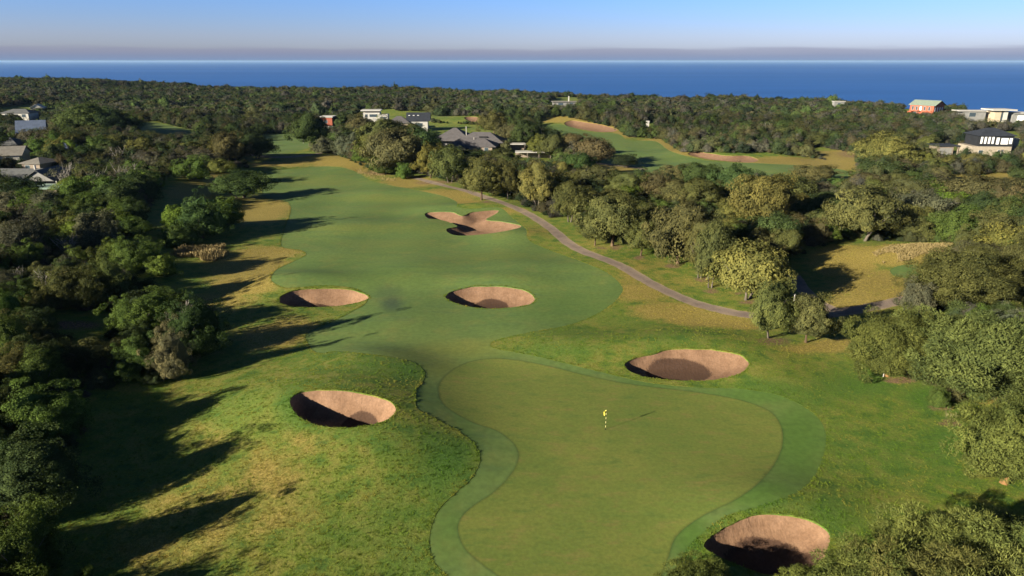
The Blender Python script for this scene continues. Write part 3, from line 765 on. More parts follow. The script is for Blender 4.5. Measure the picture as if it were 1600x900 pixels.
G_PATH = 'olive trees lining the cart path'
G_GROVE = 'olive trees in the grove behind the cart path'
G_HOUSE = 'trees between the fairway and the grey houses'
G_RIGHT = 'trees on the right by the golden clearing'
G_LEFT = 'shrubs and trees on the left side of the fairway'
TREES = [
 # along the cart path, from the far end to the near end
 (620, 274, 88, 68, 'round', 'b', 'tallest brownish tree at the far end of the cart path', G_PATH),
 (632, 279, 25, 23, 'shrub', 'g', 'small round green bush at the far end of the cart path', G_PATH),
 (672, 279, 42, 48, 'round', 'y', 'pale olive tree left of a darker twin where the cart path starts', G_PATH),
 (703, 286, 52, 56, 'round', 'o', 'dark olive tree with several bare trunks where the cart path starts', G_PATH),
 (752, 314, 58, 62, 'round', 'o', 'round olive tree with leaning trunk on the fairway side of the far cart path', G_PATH),
 (793, 312, 38, 58, 'round', 'o', 'narrow upright olive tree behind the cart path above the branching bunker', G_PATH),
 (842, 325, 62, 66, 'round', 'y', 'yellowish tree behind the cart path right above the branching bunker tip', G_PATH),
 (890, 349, 48, 64, 'round', 'o', 'slim grey-olive tree with leaning trunk behind the bend of the cart path', G_PATH),
 (930, 385, 42, 52, 'round', 'o', 'small olive tree with pale trunk tucked left of the forked tree', G_PATH),
 (958, 387, 84, 86, 'round', 'o', 'large olive tree with a pale forked trunk beside the cart path', G_PATH),
 (1002, 401, 46, 54, 'round', 'o', 'small round tree with thin trunk between two big trees on the path bank', G_PATH),
 (1062, 416, 92, 98, 'round', 'b', 'biggest bronze-olive tree on the cart path bank with foliage near the ground', G_PATH),
 (1094, 436, 48, 82, 'round', 'o', 'dull olive tree just behind the slender-trunked one on the path bank', G_PATH),
 (1112, 453, 56, 104, 'round', 'o', 'tall tree on a thin straight trunk with a soil ring beside the cart path', G_PATH),
 (1170, 471, 106, 94, 'round', 'y', 'yellow-green tree with forked trunk at the near end of the path bank', G_PATH),
 (1206, 531, 62, 86, 'round', 'o', 'drooping grey-olive tree hiding the cart path, left one of a pair', G_PATH),
 (1262, 538, 62, 74, 'round', 'o', 'drooping grey-olive tree hiding the cart path, right one of a pair', G_PATH),
 # grove behind
 (845, 307, 62, 44, 'round', 'o', 'low olive dome behind the yellowish tree on the cart path', G_GROVE),
 (931, 307, 56, 46, 'round', 'b', 'bronze round tree in front of the small tee path of the upper fairway', G_GROVE),
 (905, 276, 44, 38, 'round', 'd', 'dark green tree left of the small pale path by the upper fairway', G_GROVE),
 (972, 319, 60, 46, 'round', 'o', 'olive tree behind the large forked tree of the cart path', G_GROVE),
 (1022, 319, 60, 46, 'round', 'b', 'brownish tree in the middle row of the grove below the lone fairway tree', G_GROVE),
 (950, 338, 74, 42, 'round', 'o', 'wide olive crown directly behind the forked tree of the cart path', G_GROVE),
 (1054, 323, 56, 42, 'round', 'b', 'bronze tree with reddish twigs in the middle of the grove', G_GROVE),
 (1092, 327, 60, 46, 'round', 'o', 'grey-olive tree behind the biggest bronze tree on the bank', G_GROVE),
 (1096, 295, 56, 40, 'round', 'd', 'dark round tree against the upper fairway in the back row of the grove', G_GROVE),
 (1058, 291, 46, 34, 'round', 'b', 'brown-tipped tree left of the dark round one in the back row', G_GROVE),
 (1149, 315, 58, 56, 'round', 'd', 'darkest tall tree of the grove below the thin pale bunker', G_GROVE),
 (1192, 358, 88, 86, 'round', 'y', 'sunlit yellow-olive tree towering over the middle of the grove', G_GROVE),
 (1232, 320, 74, 48, 'round', 'o', 'broad olive tree at the back of the grove right of the dark tall one', G_GROVE),
 (1275, 286, 62, 28, 'round', 'b', 'low bronze dome in front of the right end of the upper fairway', G_GROVE),
 (1210, 392, 66, 60, 'round', 'd', 'shaded dark tree below the sunlit yellow-olive tree', G_GROVE),
 # right
 (1352, 378, 106, 86, 'round', 'o', 'broad grey-olive tree with dark trunk at the top of the golden clearing', G_RIGHT),
 (1440, 356, 74, 58, 'round', 's', 'pale tree with white bare branches behind the golden clearing', G_RIGHT),
 (1500, 382, 60, 56, 'shrub', 'g', 'rounded green shrub behind the tan long grass', G_RIGHT),
 (1560, 384, 76, 60, 'shrub', 'o', 'olive shrub at the right edge behind the tan long grass', G_RIGHT),
 (1510, 484, 142, 104, 'feather', 'o', 'huge shaggy olive tree right of the golden clearing with bare side branches', G_RIGHT),
 (1436, 490, 50, 56, 'shrub', 's', 'grey-green flowering shrub at the foot of the huge shaggy tree', G_RIGHT),
 (1600, 466, 80, 96, 'feather', 'o', 'olive tree cut by the right edge beside the huge shaggy tree', G_RIGHT),
 (1585, 498, 46, 30, 'shrub', 'l', 'bright green shrub under the bare side branches at the right edge', G_RIGHT),
 (1388, 263, 84, 50, 'round', 'y', 'big yellowish dome tree above the dark conifer by the upper fairway end', G_RIGHT),
 (1385, 284, 78, 38, 'shrub', 'd', 'dark green conifer-like mass below the big yellowish dome', G_RIGHT),
 (1542, 326, 104, 54, 'round', 'b', 'wide bronze dome tree below the black and stone house', G_RIGHT),
 (1448, 263, 30, 27, 'shrub', 'y', 'small yellowish bush left of the dark shed', G_RIGHT),
 (1353, 302, 54, 31, 'round', 'b', 'low bronze crown right of the grove behind the broad grey-olive tree', G_RIGHT),
 (1403, 298, 46, 28, 'round', 'o', 'small olive crown below the dark conifer-like mass', G_RIGHT),
 (1418, 321, 64, 40, 'round', 'b', 'brownish crown between the broad grey-olive tree and the conifer-like mass', G_RIGHT),
 (1488, 336, 56, 42, 'shrub', 'l', 'yellow-green leafy shrub left of the wide bronze dome', G_RIGHT),
 (1455, 330, 44, 34, 'round', 's', 'grey tree beside the yellow-green leafy shrub', G_RIGHT),
 # big near trees on the right
 (1392, 593, 106, 108, 'feather', 'f', 'feathery tree with an orange leaning trunk in a mulch ring', 'feathery trees near the green'),
 (1525, 621, 200, 146, 'feather', 'o', 'largest feathery tree with thick flared orange trunk at the right edge', 'feathery trees near the green'),
 (1580, 765, 146, 142, 'feather', 'f', 'dense feathery tree cut by the right edge above the bottom corner', 'feathery trees near the green'),
 (1468, 638, 30, 32, 'shrub', 'g', 'small thin shrub in a mulch patch below the largest feathery tree', 'young plants in mulch rings'),
 (1484, 663, 15, 26, 'sapling', 'w', 'pale young sapling in the lowest mulch ring', 'young plants in mulch rings'),
 # middle, towards the houses
 (488, 233, 50, 52, 'round', 'd', 'dark olive tree left of the red-fronted building', G_HOUSE),
 (505, 240, 36, 26, 'shrub', 's', 'grey-green shrub at the foot of the dark tree by the red-fronted building', G_HOUSE),
 (565, 223, 45, 38, 'round', 'b', 'brownish tree just below the white flat-roofed house', G_HOUSE),
 (543, 244, 44, 38, 'shrub', 's', 'grey-olive shrub on the slope at the end of the fairway', G_HOUSE),
 (602, 238, 68, 50, 'round', 'o', 'olive dome tree in front of the white flat-roofed house', G_HOUSE),
 (568, 254, 38, 30, 'shrub', 'g', 'green shrub beside the dry bank at the fairway end', G_HOUSE),
 (590, 260, 50, 50, 'round', 'o', 'olive tree left of the tallest brownish tree', G_HOUSE),
 (600, 273, 44, 34, 'shrub', 'g', 'low green shrub at the foot of the tallest brownish tree', G_HOUSE),
 (655, 247, 62, 46, 'round', 'd', 'dark tree beside the left end of the grey hip roof', G_HOUSE),
 (533, 206, 30, 25, 'round', 'd', 'dark rounded tree between the red-fronted building and the white house', G_HOUSE),
 (644, 210, 30, 16, 'round', 'o', 'small olive crown between the white house and the grey hip roof', G_HOUSE),
 (773, 213, 46, 35, 'round', 'o', 'olive tree above the right end of the grey hip roof', G_HOUSE),
 (800, 226, 44, 32, 'round', 'b', 'bronze tree right of the grey hip roof', G_HOUSE),
 (724, 262, 70, 28, 'round', 'd', 'dark hedge-like tree under the eaves of the grey hip-roofed house', G_HOUSE),
 (782, 258, 46, 24, 'round', 'o', 'olive crown in front of the pale carport', G_HOUSE),
 (824, 233, 46, 42, 'round', 'd', 'dark tree at the left edge of the upper fairway', G_HOUSE),
 (843, 247, 32, 32, 'round', 'y', 'yellowish slim tree above the pale carport', G_HOUSE),
 (867, 251, 38, 38, 'round', 'o', 'olive tree between the pale carport and the upper fairway', G_HOUSE),
 (895, 245, 42, 34, 'round', 'b', 'brown-topped tree at the left bend of the upper fairway', G_HOUSE),
 (927, 259, 58, 44, 'round', 'b', 'large bronze tree beside the middle of the upper fairway', G_HOUSE),
 (863, 224, 26, 20, 'round', 'k', 'small blackish tree against the sunlit upper fairway', G_HOUSE),
 (978, 263, 44, 24, 'spread', 'k', 'lone dark spreading tree standing on the upper fairway', G_HOUSE),
 # left
 (372, 311, 98, 48, 'spread', 'd', 'lone dark spreading tree with pale limbs at the left edge of the fairway', G_LEFT),
 (357, 256, 46, 46, 'round', 'b', 'dark brownish tree with a yellow shrub at its left, beyond the lone spreading tree', G_LEFT),
 (336, 246, 24, 30, 'shrub', 'y', 'small yellow shrub left of the dark brownish tree', G_LEFT),
 (399, 250, 50, 40, 'round', 'k', 'blackish round tree left of the far strip of fairway', G_LEFT),
 (297, 281, 52, 42, 'shrub', 'g', 'rounded green shrub left of the lone spreading tree', G_LEFT),
 (348, 270, 42, 24, 'shrub', 'y', 'yellow-green low shrub just above the lone spreading tree', G_LEFT),
 (318, 374, 68, 66, 'shrub', 'd', 'dark dense shrub in the island of bushes left of the fairway', G_LEFT),
 (278, 362, 44, 42, 'shrub', 'l', 'yellow-green sunlit shrub on the left of the bush island', G_LEFT),
 (352, 352, 54, 46, 'shrub', 'g', 'green shrub at the top right of the bush island', G_LEFT),
 (280, 385, 54, 36, 'shrub', 'g', 'green shrub at the lower left of the bush island above the tan grass', G_LEFT),
 (252, 433, 44, 38, 'shrub', 'l', 'small bright green shrub alone below the tan grass clump', G_LEFT),
 (230, 520, 96, 76, 'bush', 'g', 'large green bush at the top of the near left thicket clump', G_LEFT),
 (302, 556, 84, 88, 'bush', 'd', 'dark green bush at the right end of the near left thicket clump', G_LEFT),
 (268, 592, 52, 78, 'bush', 'w', 'bush covered in pale cream flowers in the near left thicket clump', G_LEFT),
 (150, 578, 92, 60, 'bush', 'o', 'olive bush at the left of the flowering bush', G_LEFT),
 (205, 588, 70, 56, 'bush', 'g', 'mid-green bush directly left of the flowering bush', G_LEFT),
 (115, 482, 78, 74, 'bush', 'o', 'olive bush with bare twigs on its left side beside the small clearing', G_LEFT),
 (170, 472, 60, 72, 'bush', 'o', 'olive-green bush above the small clearing', G_LEFT),
 (210, 427, 72, 64, 'bush', 'g', 'leafy green bush left of the tan grass clump', G_LEFT),
 (150, 387, 64, 54, 'shrub', 's', 'grey twiggy shrub in the middle of the left thicket', G_LEFT),
 (213, 368, 46, 32, 'shrub', 'g', 'small green shrub at the right edge of the left thicket', G_LEFT),
 (35, 412, 88, 80, 'bush', 's', 'grey-olive dome bush at the left edge of the photo', G_LEFT),
 (15, 578, 70, 104, 'bush', 'g', 'green leafy bush at the left edge above the brown bare patch', G_LEFT),
 (10, 642, 54, 52, 'bush', 'd', 'dark bush at the left edge beside the brown bare patch', G_LEFT),
 (75, 694, 112, 98, 'bush', 'g', 'upright twiggy green bush with brushy tops, near left', G_LEFT),
 (50, 806, 140, 122, 'bush', 'd', 'dark leafy bush at the left edge, second from the bottom corner', G_LEFT),
 (30, 908, 124, 120, 'bush', 'g', 'green leafy bush in the bottom left corner', G_LEFT),
 (130, 905, 26, 22, 'shrub', 'g', 'little tuft of green leaves at the bottom edge by the corner bush', G_LEFT),
 (104, 300, 52, 46, 'bare', 's', 'bare pale-branched tree in the left thicket beside the green metal roof', G_LEFT),
 (36, 335, 40, 32, 'bare', 's', 'leafless white-branched shrub below the green metal roof', G_LEFT),
 (28, 448, 30, 32, 'bare', 's', 'bare white twigs at the left edge below the grey-olive dome bush', G_LEFT),
 (68, 455, 34, 36, 'bare', 's', 'bare pale forked branches between the grey-olive dome and the olive bush', G_LEFT),
 (104, 404, 42, 40, 'bare', 's', 'grey leafless shrub above the olive bush with twigs', G_LEFT),
 (116, 316, 54, 40, 'shrub', 'l', 'bright yellow-green shrub in front of the bare pale-branched tree', G_LEFT),
 (136, 212, 84, 48, 'round', 'd', 'tall dark green tree standing above the houses on the left', G_LEFT),
 (178, 214, 50, 40, 'round', 'k', 'blackish tall tree next to the dark green one above the left houses', G_LEFT),
 (30, 324, 60, 50, 'shrub', 'k', 'very dark round tree in front of the left gabled house', G_LEFT),
 (1440, 300, 26, 24, 'bare', 's', 'thin bare white-branched shrub above the pale tree', G_RIGHT),
 (1466, 352, 40, 44, 'bare', 's', 'bare white-branched tree behind the golden clearing', G_RIGHT),
 (1197, 214, 22, 22, 'bare', 'w', 'whitish bare-branched shrub beside the upper fairway', G_RIGHT),
]
for (cx, by, w, h, kind, tint, label, grp) in TREES:
    x, y, ww, hh = at_px(cx, by, w, h)
    if kind == 'round': ww *= 1.10; hh *= 1.07
    small = kind in ('shrub', 'bush')
    plant(x, y, ww, hh, kind, tint, 'coastal_shrub' if small else ('bare_tree' if kind == 'bare' else 'feathery_tree' if kind == 'feather' else 'sapling' if kind == 'sapling' else 'round_tree'), label, 'shrub' if small else 'tree', grp)
# treetops rising into the frame from below, bottom right
for (cx, cy, ztop, w, tint, label) in [(1092, 902, 2.0, 4.6, 'f', 'feathery treetop at the bottom edge left of the near bunker'), (1275, 902, 2.8, 4.0, 'f', 'small feathery treetop at the bottom edge in front of the near bunker'),
                                       (1392, 886, 4.8, 7.2, 'f', 'feathery tree right of the near bunker at the bottom corner'), (1502, 838, 5.4, 8.6, 'f', 'broad feathery treetop farthest back in the bottom right corner bank'),
                                       (1602, 822, 6.0, 9.0, 'f', 'feathery treetop cut by the right edge at the top of the corner bank'), (1585, 905, 6.6, 9.0, 'f', 'tallest feathery treetop in the bottom right corner'), (1470, 900, 5.6, 8.6, 'f', 'feathery treetop at the bottom edge in the right corner')]:
    x, y = Pz(cx, cy, ztop)
    plant(x, y, w, ztop + .4, 'feather', tint, 'feathery_tree', label, 'tree', 'feathery treetops in the bottom corner')

# ------------------------------------------------------------------ the rest of the woods
OPEN = [np.array(p, float) for p in [
    [(95, 960), (104, 880), (135, 760), (142, 640), (200, 610), (290, 592), (345, 545), (335, 480), (265, 447), (225, 440), (238, 405), (222, 372), (240, 335), (255, 300), (265, 277), (330, 266), (390, 263), (390, 238), (395, 210), (480, 209), (485, 235), (520, 242),
     (560, 258), (590, 272), (628, 267), (668, 277), (698, 285), (728, 292), (761, 303), (791, 313), (815, 323), (850, 345), (910, 372), (960, 394), (1040, 417), (1100, 442), (1170, 477), (1250, 442), (1235, 412), (1280, 387), (1340, 376), (1420, 379), (1500, 383), (1510, 396), (1430, 410), (1420, 480), (1335, 520), (1345, 560),
     (1400, 600), (1470, 628), (1510, 650), (1520, 720), (1440, 760), (1320, 820), (1290, 880), (1200, 960)],
    [(845, 186), (880, 183), (960, 200), (975, 214), (1030, 218), (1060, 238), (1200, 240), (1330, 257), (1340, 270), (1330, 281), (1280, 283), (1180, 272), (1100, 268), (1000, 268), (940, 272), (905, 258), (950, 254), (930, 233), (900, 214), (850, 202)],
    [(208, 192), (240, 190), (310, 206), (300, 211), (230, 209)], [(668, 182), (740, 181), (752, 189), (700, 191)],
    [(1270, 230), (1340, 241), (1345, 256), (1290, 247)], [(80, 494), (180, 487), (192, 500), (150, 520), (88, 524)],
    [(0, 648), (28, 645), (30, 680), (0, 690)], [(1470, 276), (1600, 270), (1600, 282), (1490, 284)]]]
FACADES = [np.array(p, float) for p in [
    [(668, 192), (778, 197), (778, 238), (668, 222)], [(562, 170), (672, 176), (672, 197), (562, 188)], [(501, 182), (522, 182), (522, 200), (501, 200)], [(30, 188), (72, 188), (72, 204), (30, 204)],
    [(0, 264), (100, 266), (98, 300), (46, 300), (40, 284), (0, 278)], [(0, 224), (30, 224), (66, 244), (66, 253), (0, 244)], [(1515, 205), (1596, 205), (1596, 228), (1575, 238), (1515, 238)], [(1460, 225), (1498, 225), (1498, 241), (1460, 241)],
    [(1416, 156), (1466, 156), (1466, 176), (1416, 176)], [(1503, 171), (1600, 171), (1600, 190), (1503, 186)], [(862, 152), (902, 152), (902, 163), (862, 163)], [(798, 226), (862, 240), (862, 249), (798, 249)],
    [(0, 168), (66, 160), (50, 174), (0, 180)], [(1006, 187), (1018, 187), (1018, 198), (1006, 198)]]]
RB = ROT
def blocked(x, y, w, h, margin=1):
    z = H(x, y); bx, by = proj(x, y, z)
    tx, ty = proj(x, y, z + h * .95); d = depth_of(x, y, z); wp = w * .42 * FPX / d
    mx, my = proj(x, y, z + h * .55)
    ok = np.zeros(np.shape(x), bool)
    for p in OPEN:
        ok |= inside(p, bx, by) | inside(p, tx, ty + 2) | inside(p, mx - wp, my) | inside(p, mx + wp, my) | inside(p, bx - wp, by) | inside(p, bx + wp, by)
    for p in FACADES:
        ok |= inside(p, bx, by) | inside(p, tx, ty) | inside(p, mx - wp, my) | inside(p, mx + wp, my) | inside(p, mx, my)
    for k, p, o in REG:
        if not k.startswith('bunker'): ok |= inside(p, x, y)
    return ok
def jitter_grid(x0, x1, y0, y1, s, rng):
    gx, gy = np.meshgrid(np.arange(x0, x1, s), np.arange(y0, y1, s))
    return gx.ravel() + rng.uniform(-.45, .45, gx.size) * s, gy.ravel() + rng.uniform(-.45, .45, gy.size) * s
rng = np.random.default_rng(23)
cand = []
x, y = jitter_grid(-320, 300, 24, 430, 4.9, rng)
m = (np.abs(x) < .80 * y + 34); x, y = x[m], y[m]
# to the sides of the frame only a strip, and none in the foreground on the right
m = ~((x > .40 * y) & (y < 66)); x, y = x[m], y[m]
patch = waves(x, y, .06, 55); h = np.clip(4.6 + 1.2 * patch + rng.normal(0, .8, len(x)), 2.4, 7.5); w = np.clip(h * rng.uniform(.95, 1.6, len(x)), 3.2, 9)
left = x < -10
h = np.where(left & (y < 150), np.minimum(h, 5.4), h)
bl = blocked(x, y, w, h); x, y, w, h = x[~bl], y[~bl], w[~bl], h[~bl]
hp = np.array(PLANTS)
ok = np.ones(len(x), bool)
for i in range(len(x)):
    d = np.hypot(hp[:, 0] - x[i], hp[:, 1] - y[i]); ok[i] = (d > .33 * (hp[:, 2] + w[i])).all()
x, y, w, h = x[ok], y[ok], w[ok], h[ok]
px, py = proj(x, y, H(x, y)); tx, ty = proj(x, y, H(x, y) + h); wp = w * FPX / depth_of(x, y, H(x, y))
vis = (px > -wp * .4) & (px < 1600 + wp * .4) & (ty < 890)
# hidden by a nearer plant?  sample three crown points against nearer crowns
order = np.argsort(y)
allx = np.r_[hp[:, 0], x]; ally = np.r_[hp[:, 1], y]; allw = np.r_[hp[:, 2], w]; allh = np.r_[hp[:, 3], h]
ap, bp = proj(allx, ally, H(allx, ally) + allh * .5); dd = depth_of(allx, ally, H(allx, ally)); aw = allw * FPX / dd * .42; ah = allh * FPX / dd * .48
score = np.zeros(len(x))
for i in range(len(x)):
    if not vis[i]: continue
    c = 0
    for fx, fz in ((0, .95), (-.3, .75), (.3, .75), (0, .6), (-.2, .85), (.2, .85)):
        qx = tx[i] + fx * wp[i]; _, qy = proj(x[i], y[i], H(x[i], y[i]) + h[i] * fz)
        near = ally < y[i] - .5
        c += not (near & (((qx - ap) / aw) ** 2 + ((qy - bp) / ah) ** 2 < 1)).any()
    score[i] = c / 6 * wp[i] ** 2
N_IND = 300 - len(PLANTS) - 4
best = np.argsort(-score)[:N_IND + 0]
best = best[(score[best] > 0)]
ind = np.zeros(len(x), bool); ind[best] = True

SECTORS = [  # label phrase, x0, x1, y0, y1 in the photo, first match wins
    ('between the bottom left corner and the shaded rough', 0, 330, 600, 1000), ('around the small clearing in the near left thicket', 0, 330, 480, 600),
    ('in the left thicket level with the tan grass clump', 0, 330, 395, 480), ('in the left thicket level with the bush island', 0, 330, 335, 395),
    ('in the left thicket below the green metal roof', 0, 330, 300, 335), ('in the left thicket beside the gabled grey roof', 0, 170, 262, 300), ('in the thicket left of the lone spreading tree', 170, 345, 262, 300),
    ('among the pale roofs at the left edge', 0, 120, 215, 262), ('in the belt of trees right of the left-hand houses', 120, 250, 215, 262), ('in the belt of trees left of the blackish round tree', 250, 420, 215, 262),
    ('along the far left fairway strip', 0, 330, 150, 215), ('behind the far strip of fairway', 330, 520, 150, 240), ('around the white flat-roofed house', 520, 680, 150, 215), ('on the slope below the white flat-roofed house', 480, 680, 215, 300),
    ('around the grey hip-roofed house', 680, 800, 150, 300), ('between the pale carport and the bend of the cart path', 800, 900, 215, 345), ('in the left half of the grove below the upper fairway', 900, 1080, 262, 400),
    ('in the right half of the grove below the upper fairway', 1080, 1260, 262, 450), ('along the far edge of the upper fairway', 860, 1260, 150, 262), ('between the upper fairway end and the dark shed', 1260, 1460, 180, 262),
    ('between the grove and the golden clearing', 1260, 1400, 262, 400), ('above the golden clearing', 1400, 1500, 262, 400), ('at the right edge below the black and stone house', 1500, 1700, 240, 400),
    ('around the black and stone house', 1460, 1700, 150, 262), ('around the huge shaggy tree', 1400, 1700, 400, 500), ('right of the largest feathery tree', 1400, 1700, 500, 800)]
ORD = ['first', 'second', 'third', 'fourth', 'fifth', 'sixth', 'seventh', 'eighth', 'ninth', 'tenth', 'eleventh', 'twelfth', 'thirteenth', 'fourteenth', 'fifteenth', 'sixteenth', 'seventeenth', 'eighteenth', 'nineteenth', 'twentieth']
buckets = {}
for i in np.where(ind)[0]:
    lf = px[i] < 440
    tint = random.choices('dgobslyx', (4.5, 5, 3.5, 1, 2, 1, .8, 1.0) if lf else (2.5, 2.5, 5.5, 2.2, 1.2, .6, 2.2, 0))[0]
    shrub = lf and py[i] > 250 or random.random() < .25
    sx, sy = tx[i], (py[i] + ty[i]) / 2
    sec = next((s[0] for s in SECTORS if s[1] <= sx + 1e-6 < s[2] and s[3] <= py[i] < s[4]), 'in the scattered bush')
    buckets.setdefault((sec, tint, shrub), []).append((sx, i))
for (sec, tint, shrub), L in sorted(buckets.items(), key=lambda q: str(q[0])):
    L.sort(); noun = 'shrub' if shrub else 'tree'
    for n, (sx, i) in enumerate(L):
        if len(L) == 1: lab = f'{TONE[tint]} rounded {noun}, only one of its colour {sec}'
        elif len(L) == 2: lab = f'{TONE[tint]} {noun}, {("left", "right")[n]} one of two {sec}'
        else: lab = f'{TONE[tint]} {noun}, {ORD[min(n, 19)]} from left {sec}'
        lab = ' '.join(lab.split()[:16])
        kind = ('bush' if y[i] < 115 else 'shrub') if shrub else 'round'
        if tint == 'x': kind = 'bare'
        plant(x[i], y[i], w[i], h[i], kind, tint, 'bare_tree' if tint == 'x' else 'coastal_shrub' if shrub else 'round_tree', lab, noun, 'shrubs and trees ' + sec)

# woods too far or too hidden to count: instanced on points
def scatter(name, pts, size, tints, protos, label=None):
    n = len(pts[0]); me = bpy.data.meshes.new(name)
    zz = H(pts[0], pts[1])
    me.from_pydata(np.stack([pts[0], pts[1], zz], 1).tolist(), [], [])
    for nm, typ, dat, key in (('size', 'FLOAT_VECTOR', size, 'vector'), ('spin', 'FLOAT', RNG.uniform(0, 6.28, n), 'value'), ('which', 'INT', RNG.integers(0, len(protos), n), 'value'), ('tint', 'FLOAT_COLOR', tints, 'color')):
        at = me.attributes.new(nm, typ, 'POINT'); at.data.foreach_set(key, np.ascontiguousarray(dat, np.int32 if typ == 'INT' else np.float32).ravel())
    o = link(name, me); tag(o, label, kind='stuff')
    ng = bpy.data.node_groups.new(name, 'GeometryNodeTree')
    ng.interface.new_socket('Geometry', in_out='INPUT', socket_type='NodeSocketGeometry'); ng.interface.new_socket('Geometry', in_out='OUTPUT', socket_type='NodeSocketGeometry')
    gi, go = ng.nodes.new('NodeGroupInput'), ng.nodes.new('NodeGroupOutput'); iop = ng.nodes.new('GeometryNodeInstanceOnPoints'); join = ng.nodes.new('GeometryNodeJoinGeometry')
    for k, pm in reversed(list(enumerate(protos))):
        po = bpy.data.objects.new('forest_tree', pm); oi = ng.nodes.new('GeometryNodeObjectInfo'); oi.inputs['Object'].default_value = po; oi.inputs['As Instance'].default_value = True
        ng.links.new(oi.outputs['Geometry'], join.inputs[0])
    def na(nm, typ):
        q = ng.nodes.new('GeometryNodeInputNamedAttribute'); q.data_type = typ; q.inputs['Name'].default_value = nm; return q.outputs['Attribute']
    cx = ng.nodes.new('ShaderNodeCombineXYZ'); ng.links.new(na('spin', 'FLOAT'), cx.inputs[2])
    ng.links.new(gi.outputs[0], iop.inputs['Points']); ng.links.new(join.outputs[0], iop.inputs['Instance']); iop.inputs['Pick Instance'].default_value = True
    ng.links.new(na('which', 'INT'), iop.inputs['Instance Index']); ng.links.new(cx.outputs[0], iop.inputs['Rotation']); ng.links.new(na('size', 'FLOAT_VECTOR'), iop.inputs['Scale'])
    ng.links.new(iop.outputs[0], go.inputs[0])
    md = o.modifiers.new('scatter', 'NODES'); md.node_group = ng
    return o
def tints_for(n, x, y, rng):
    base = np.array([TINT[c] for c in 'dgobsk'])
    pr = np.array([.28, .18, .18, .07, .22, .07]); pr = pr / pr.sum()
    idx = rng.choice(len(base), n, p=pr); c = base[idx] * .92
    f = (1 + .18 * waves(x, y, .03, 71))[:, None]
    c = c * f * rng.uniform(.75, 1.25, (n, 1)) * rng.uniform(.96, 1.04, (n, 3)) * np.array([1.0, .95, 1.12])
    return np.c_[np.clip(c, .006, .2), np.ones(n)]
# trees standing just outside the left of the frame: their long shadows fall into it
OFFX = np.array([-50., -41]); OFFY = np.array([42., 31]); OFFH = np.array([4.8, 5.2])
xs, ys, ws, hs = [x[~ind], OFFX], [y[~ind], OFFY], [w[~ind], OFFH * .9], [h[~ind], OFFH]
# far belt
fx, fy = jitter_grid(-900, 980, 429, 1190, 5.9, rng)
m = (np.abs(fx) < .86 * fy + 60) & (fy < np.interp(fx / fy, EDGE_A, EDGE_Y) + 40); fx, fy = fx[m], fy[m]
big = waves(fx, fy, .05, 57)
fh = np.clip(4.1 + .9 * big + rng.normal(0, .8, len(fx)), 2.2, 7.5); fw = np.clip(fh * rng.uniform(1.35, 2.3, len(fx)), 4.5, 12)
emer = rng.random(len(fx)) < .03; fh = np.where(emer, fh * 1.5, fh)
bl = blocked(fx, fy, fw, fh) | (waves(fx, fy, .045, 58) > 1.45); xs.append(fx[~bl]); ys.append(fy[~bl]); ws.append(fw[~bl]); hs.append(fh[~bl])
X, Y_, W_, H_ = map(np.concatenate, (xs, ys, ws, hs))
nf_ = Y_ > 430
scatter('forest', (X[nf_], Y_[nf_]), np.stack([W_, W_, H_], 1)[nf_], tints_for(nf_.sum(), X[nf_], Y_[nf_], rng), FAR)
nm_ = ~nf_
scatter('woodland', (X[nm_], Y_[nm_]), np.stack([W_, W_, H_], 1)[nm_], tints_for(nm_.sum(), X[nm_], Y_[nm_], rng), NEARU)
# low undergrowth filling the gaps between the shrubs
ux, uy = jitter_grid(-300, 280, 24, 440, 2.5, rng)
m = (np.abs(ux) < .80 * uy + 30) & ~((ux > .40 * uy) & (uy < 66)); ux, uy = ux[m], uy[m]
uh = rng.uniform(.7, 2.1, len(ux)); uw = uh * rng.uniform(1.2, 1.9, len(ux))
bl = blocked(ux, uy, uw * 1.3, uh) | (waves(ux, uy, .09, 61) > 1.15); ux, uy, uw, uh = ux[~bl], uy[~bl], uw[~bl], uh[~bl]
# keep the bank beside the path free
keep = np.ones(len(ux), bool)
bank = P([900, 960, 1000, 1060, 1100, 1130, 1190], [352, 388, 400, 416, 440, 452, 470])[:, :2]
for b in bank: keep &= np.hypot(ux - b[0], uy - b[1]) > 9
ux, uy, uw, uh = ux[keep], uy[keep], uw[keep], uh[keep]
scatter('undergrowth', (ux, uy), np.stack([uw, uw, uh], 1), tints_for(len(ux), ux, uy, rng), NEARU)

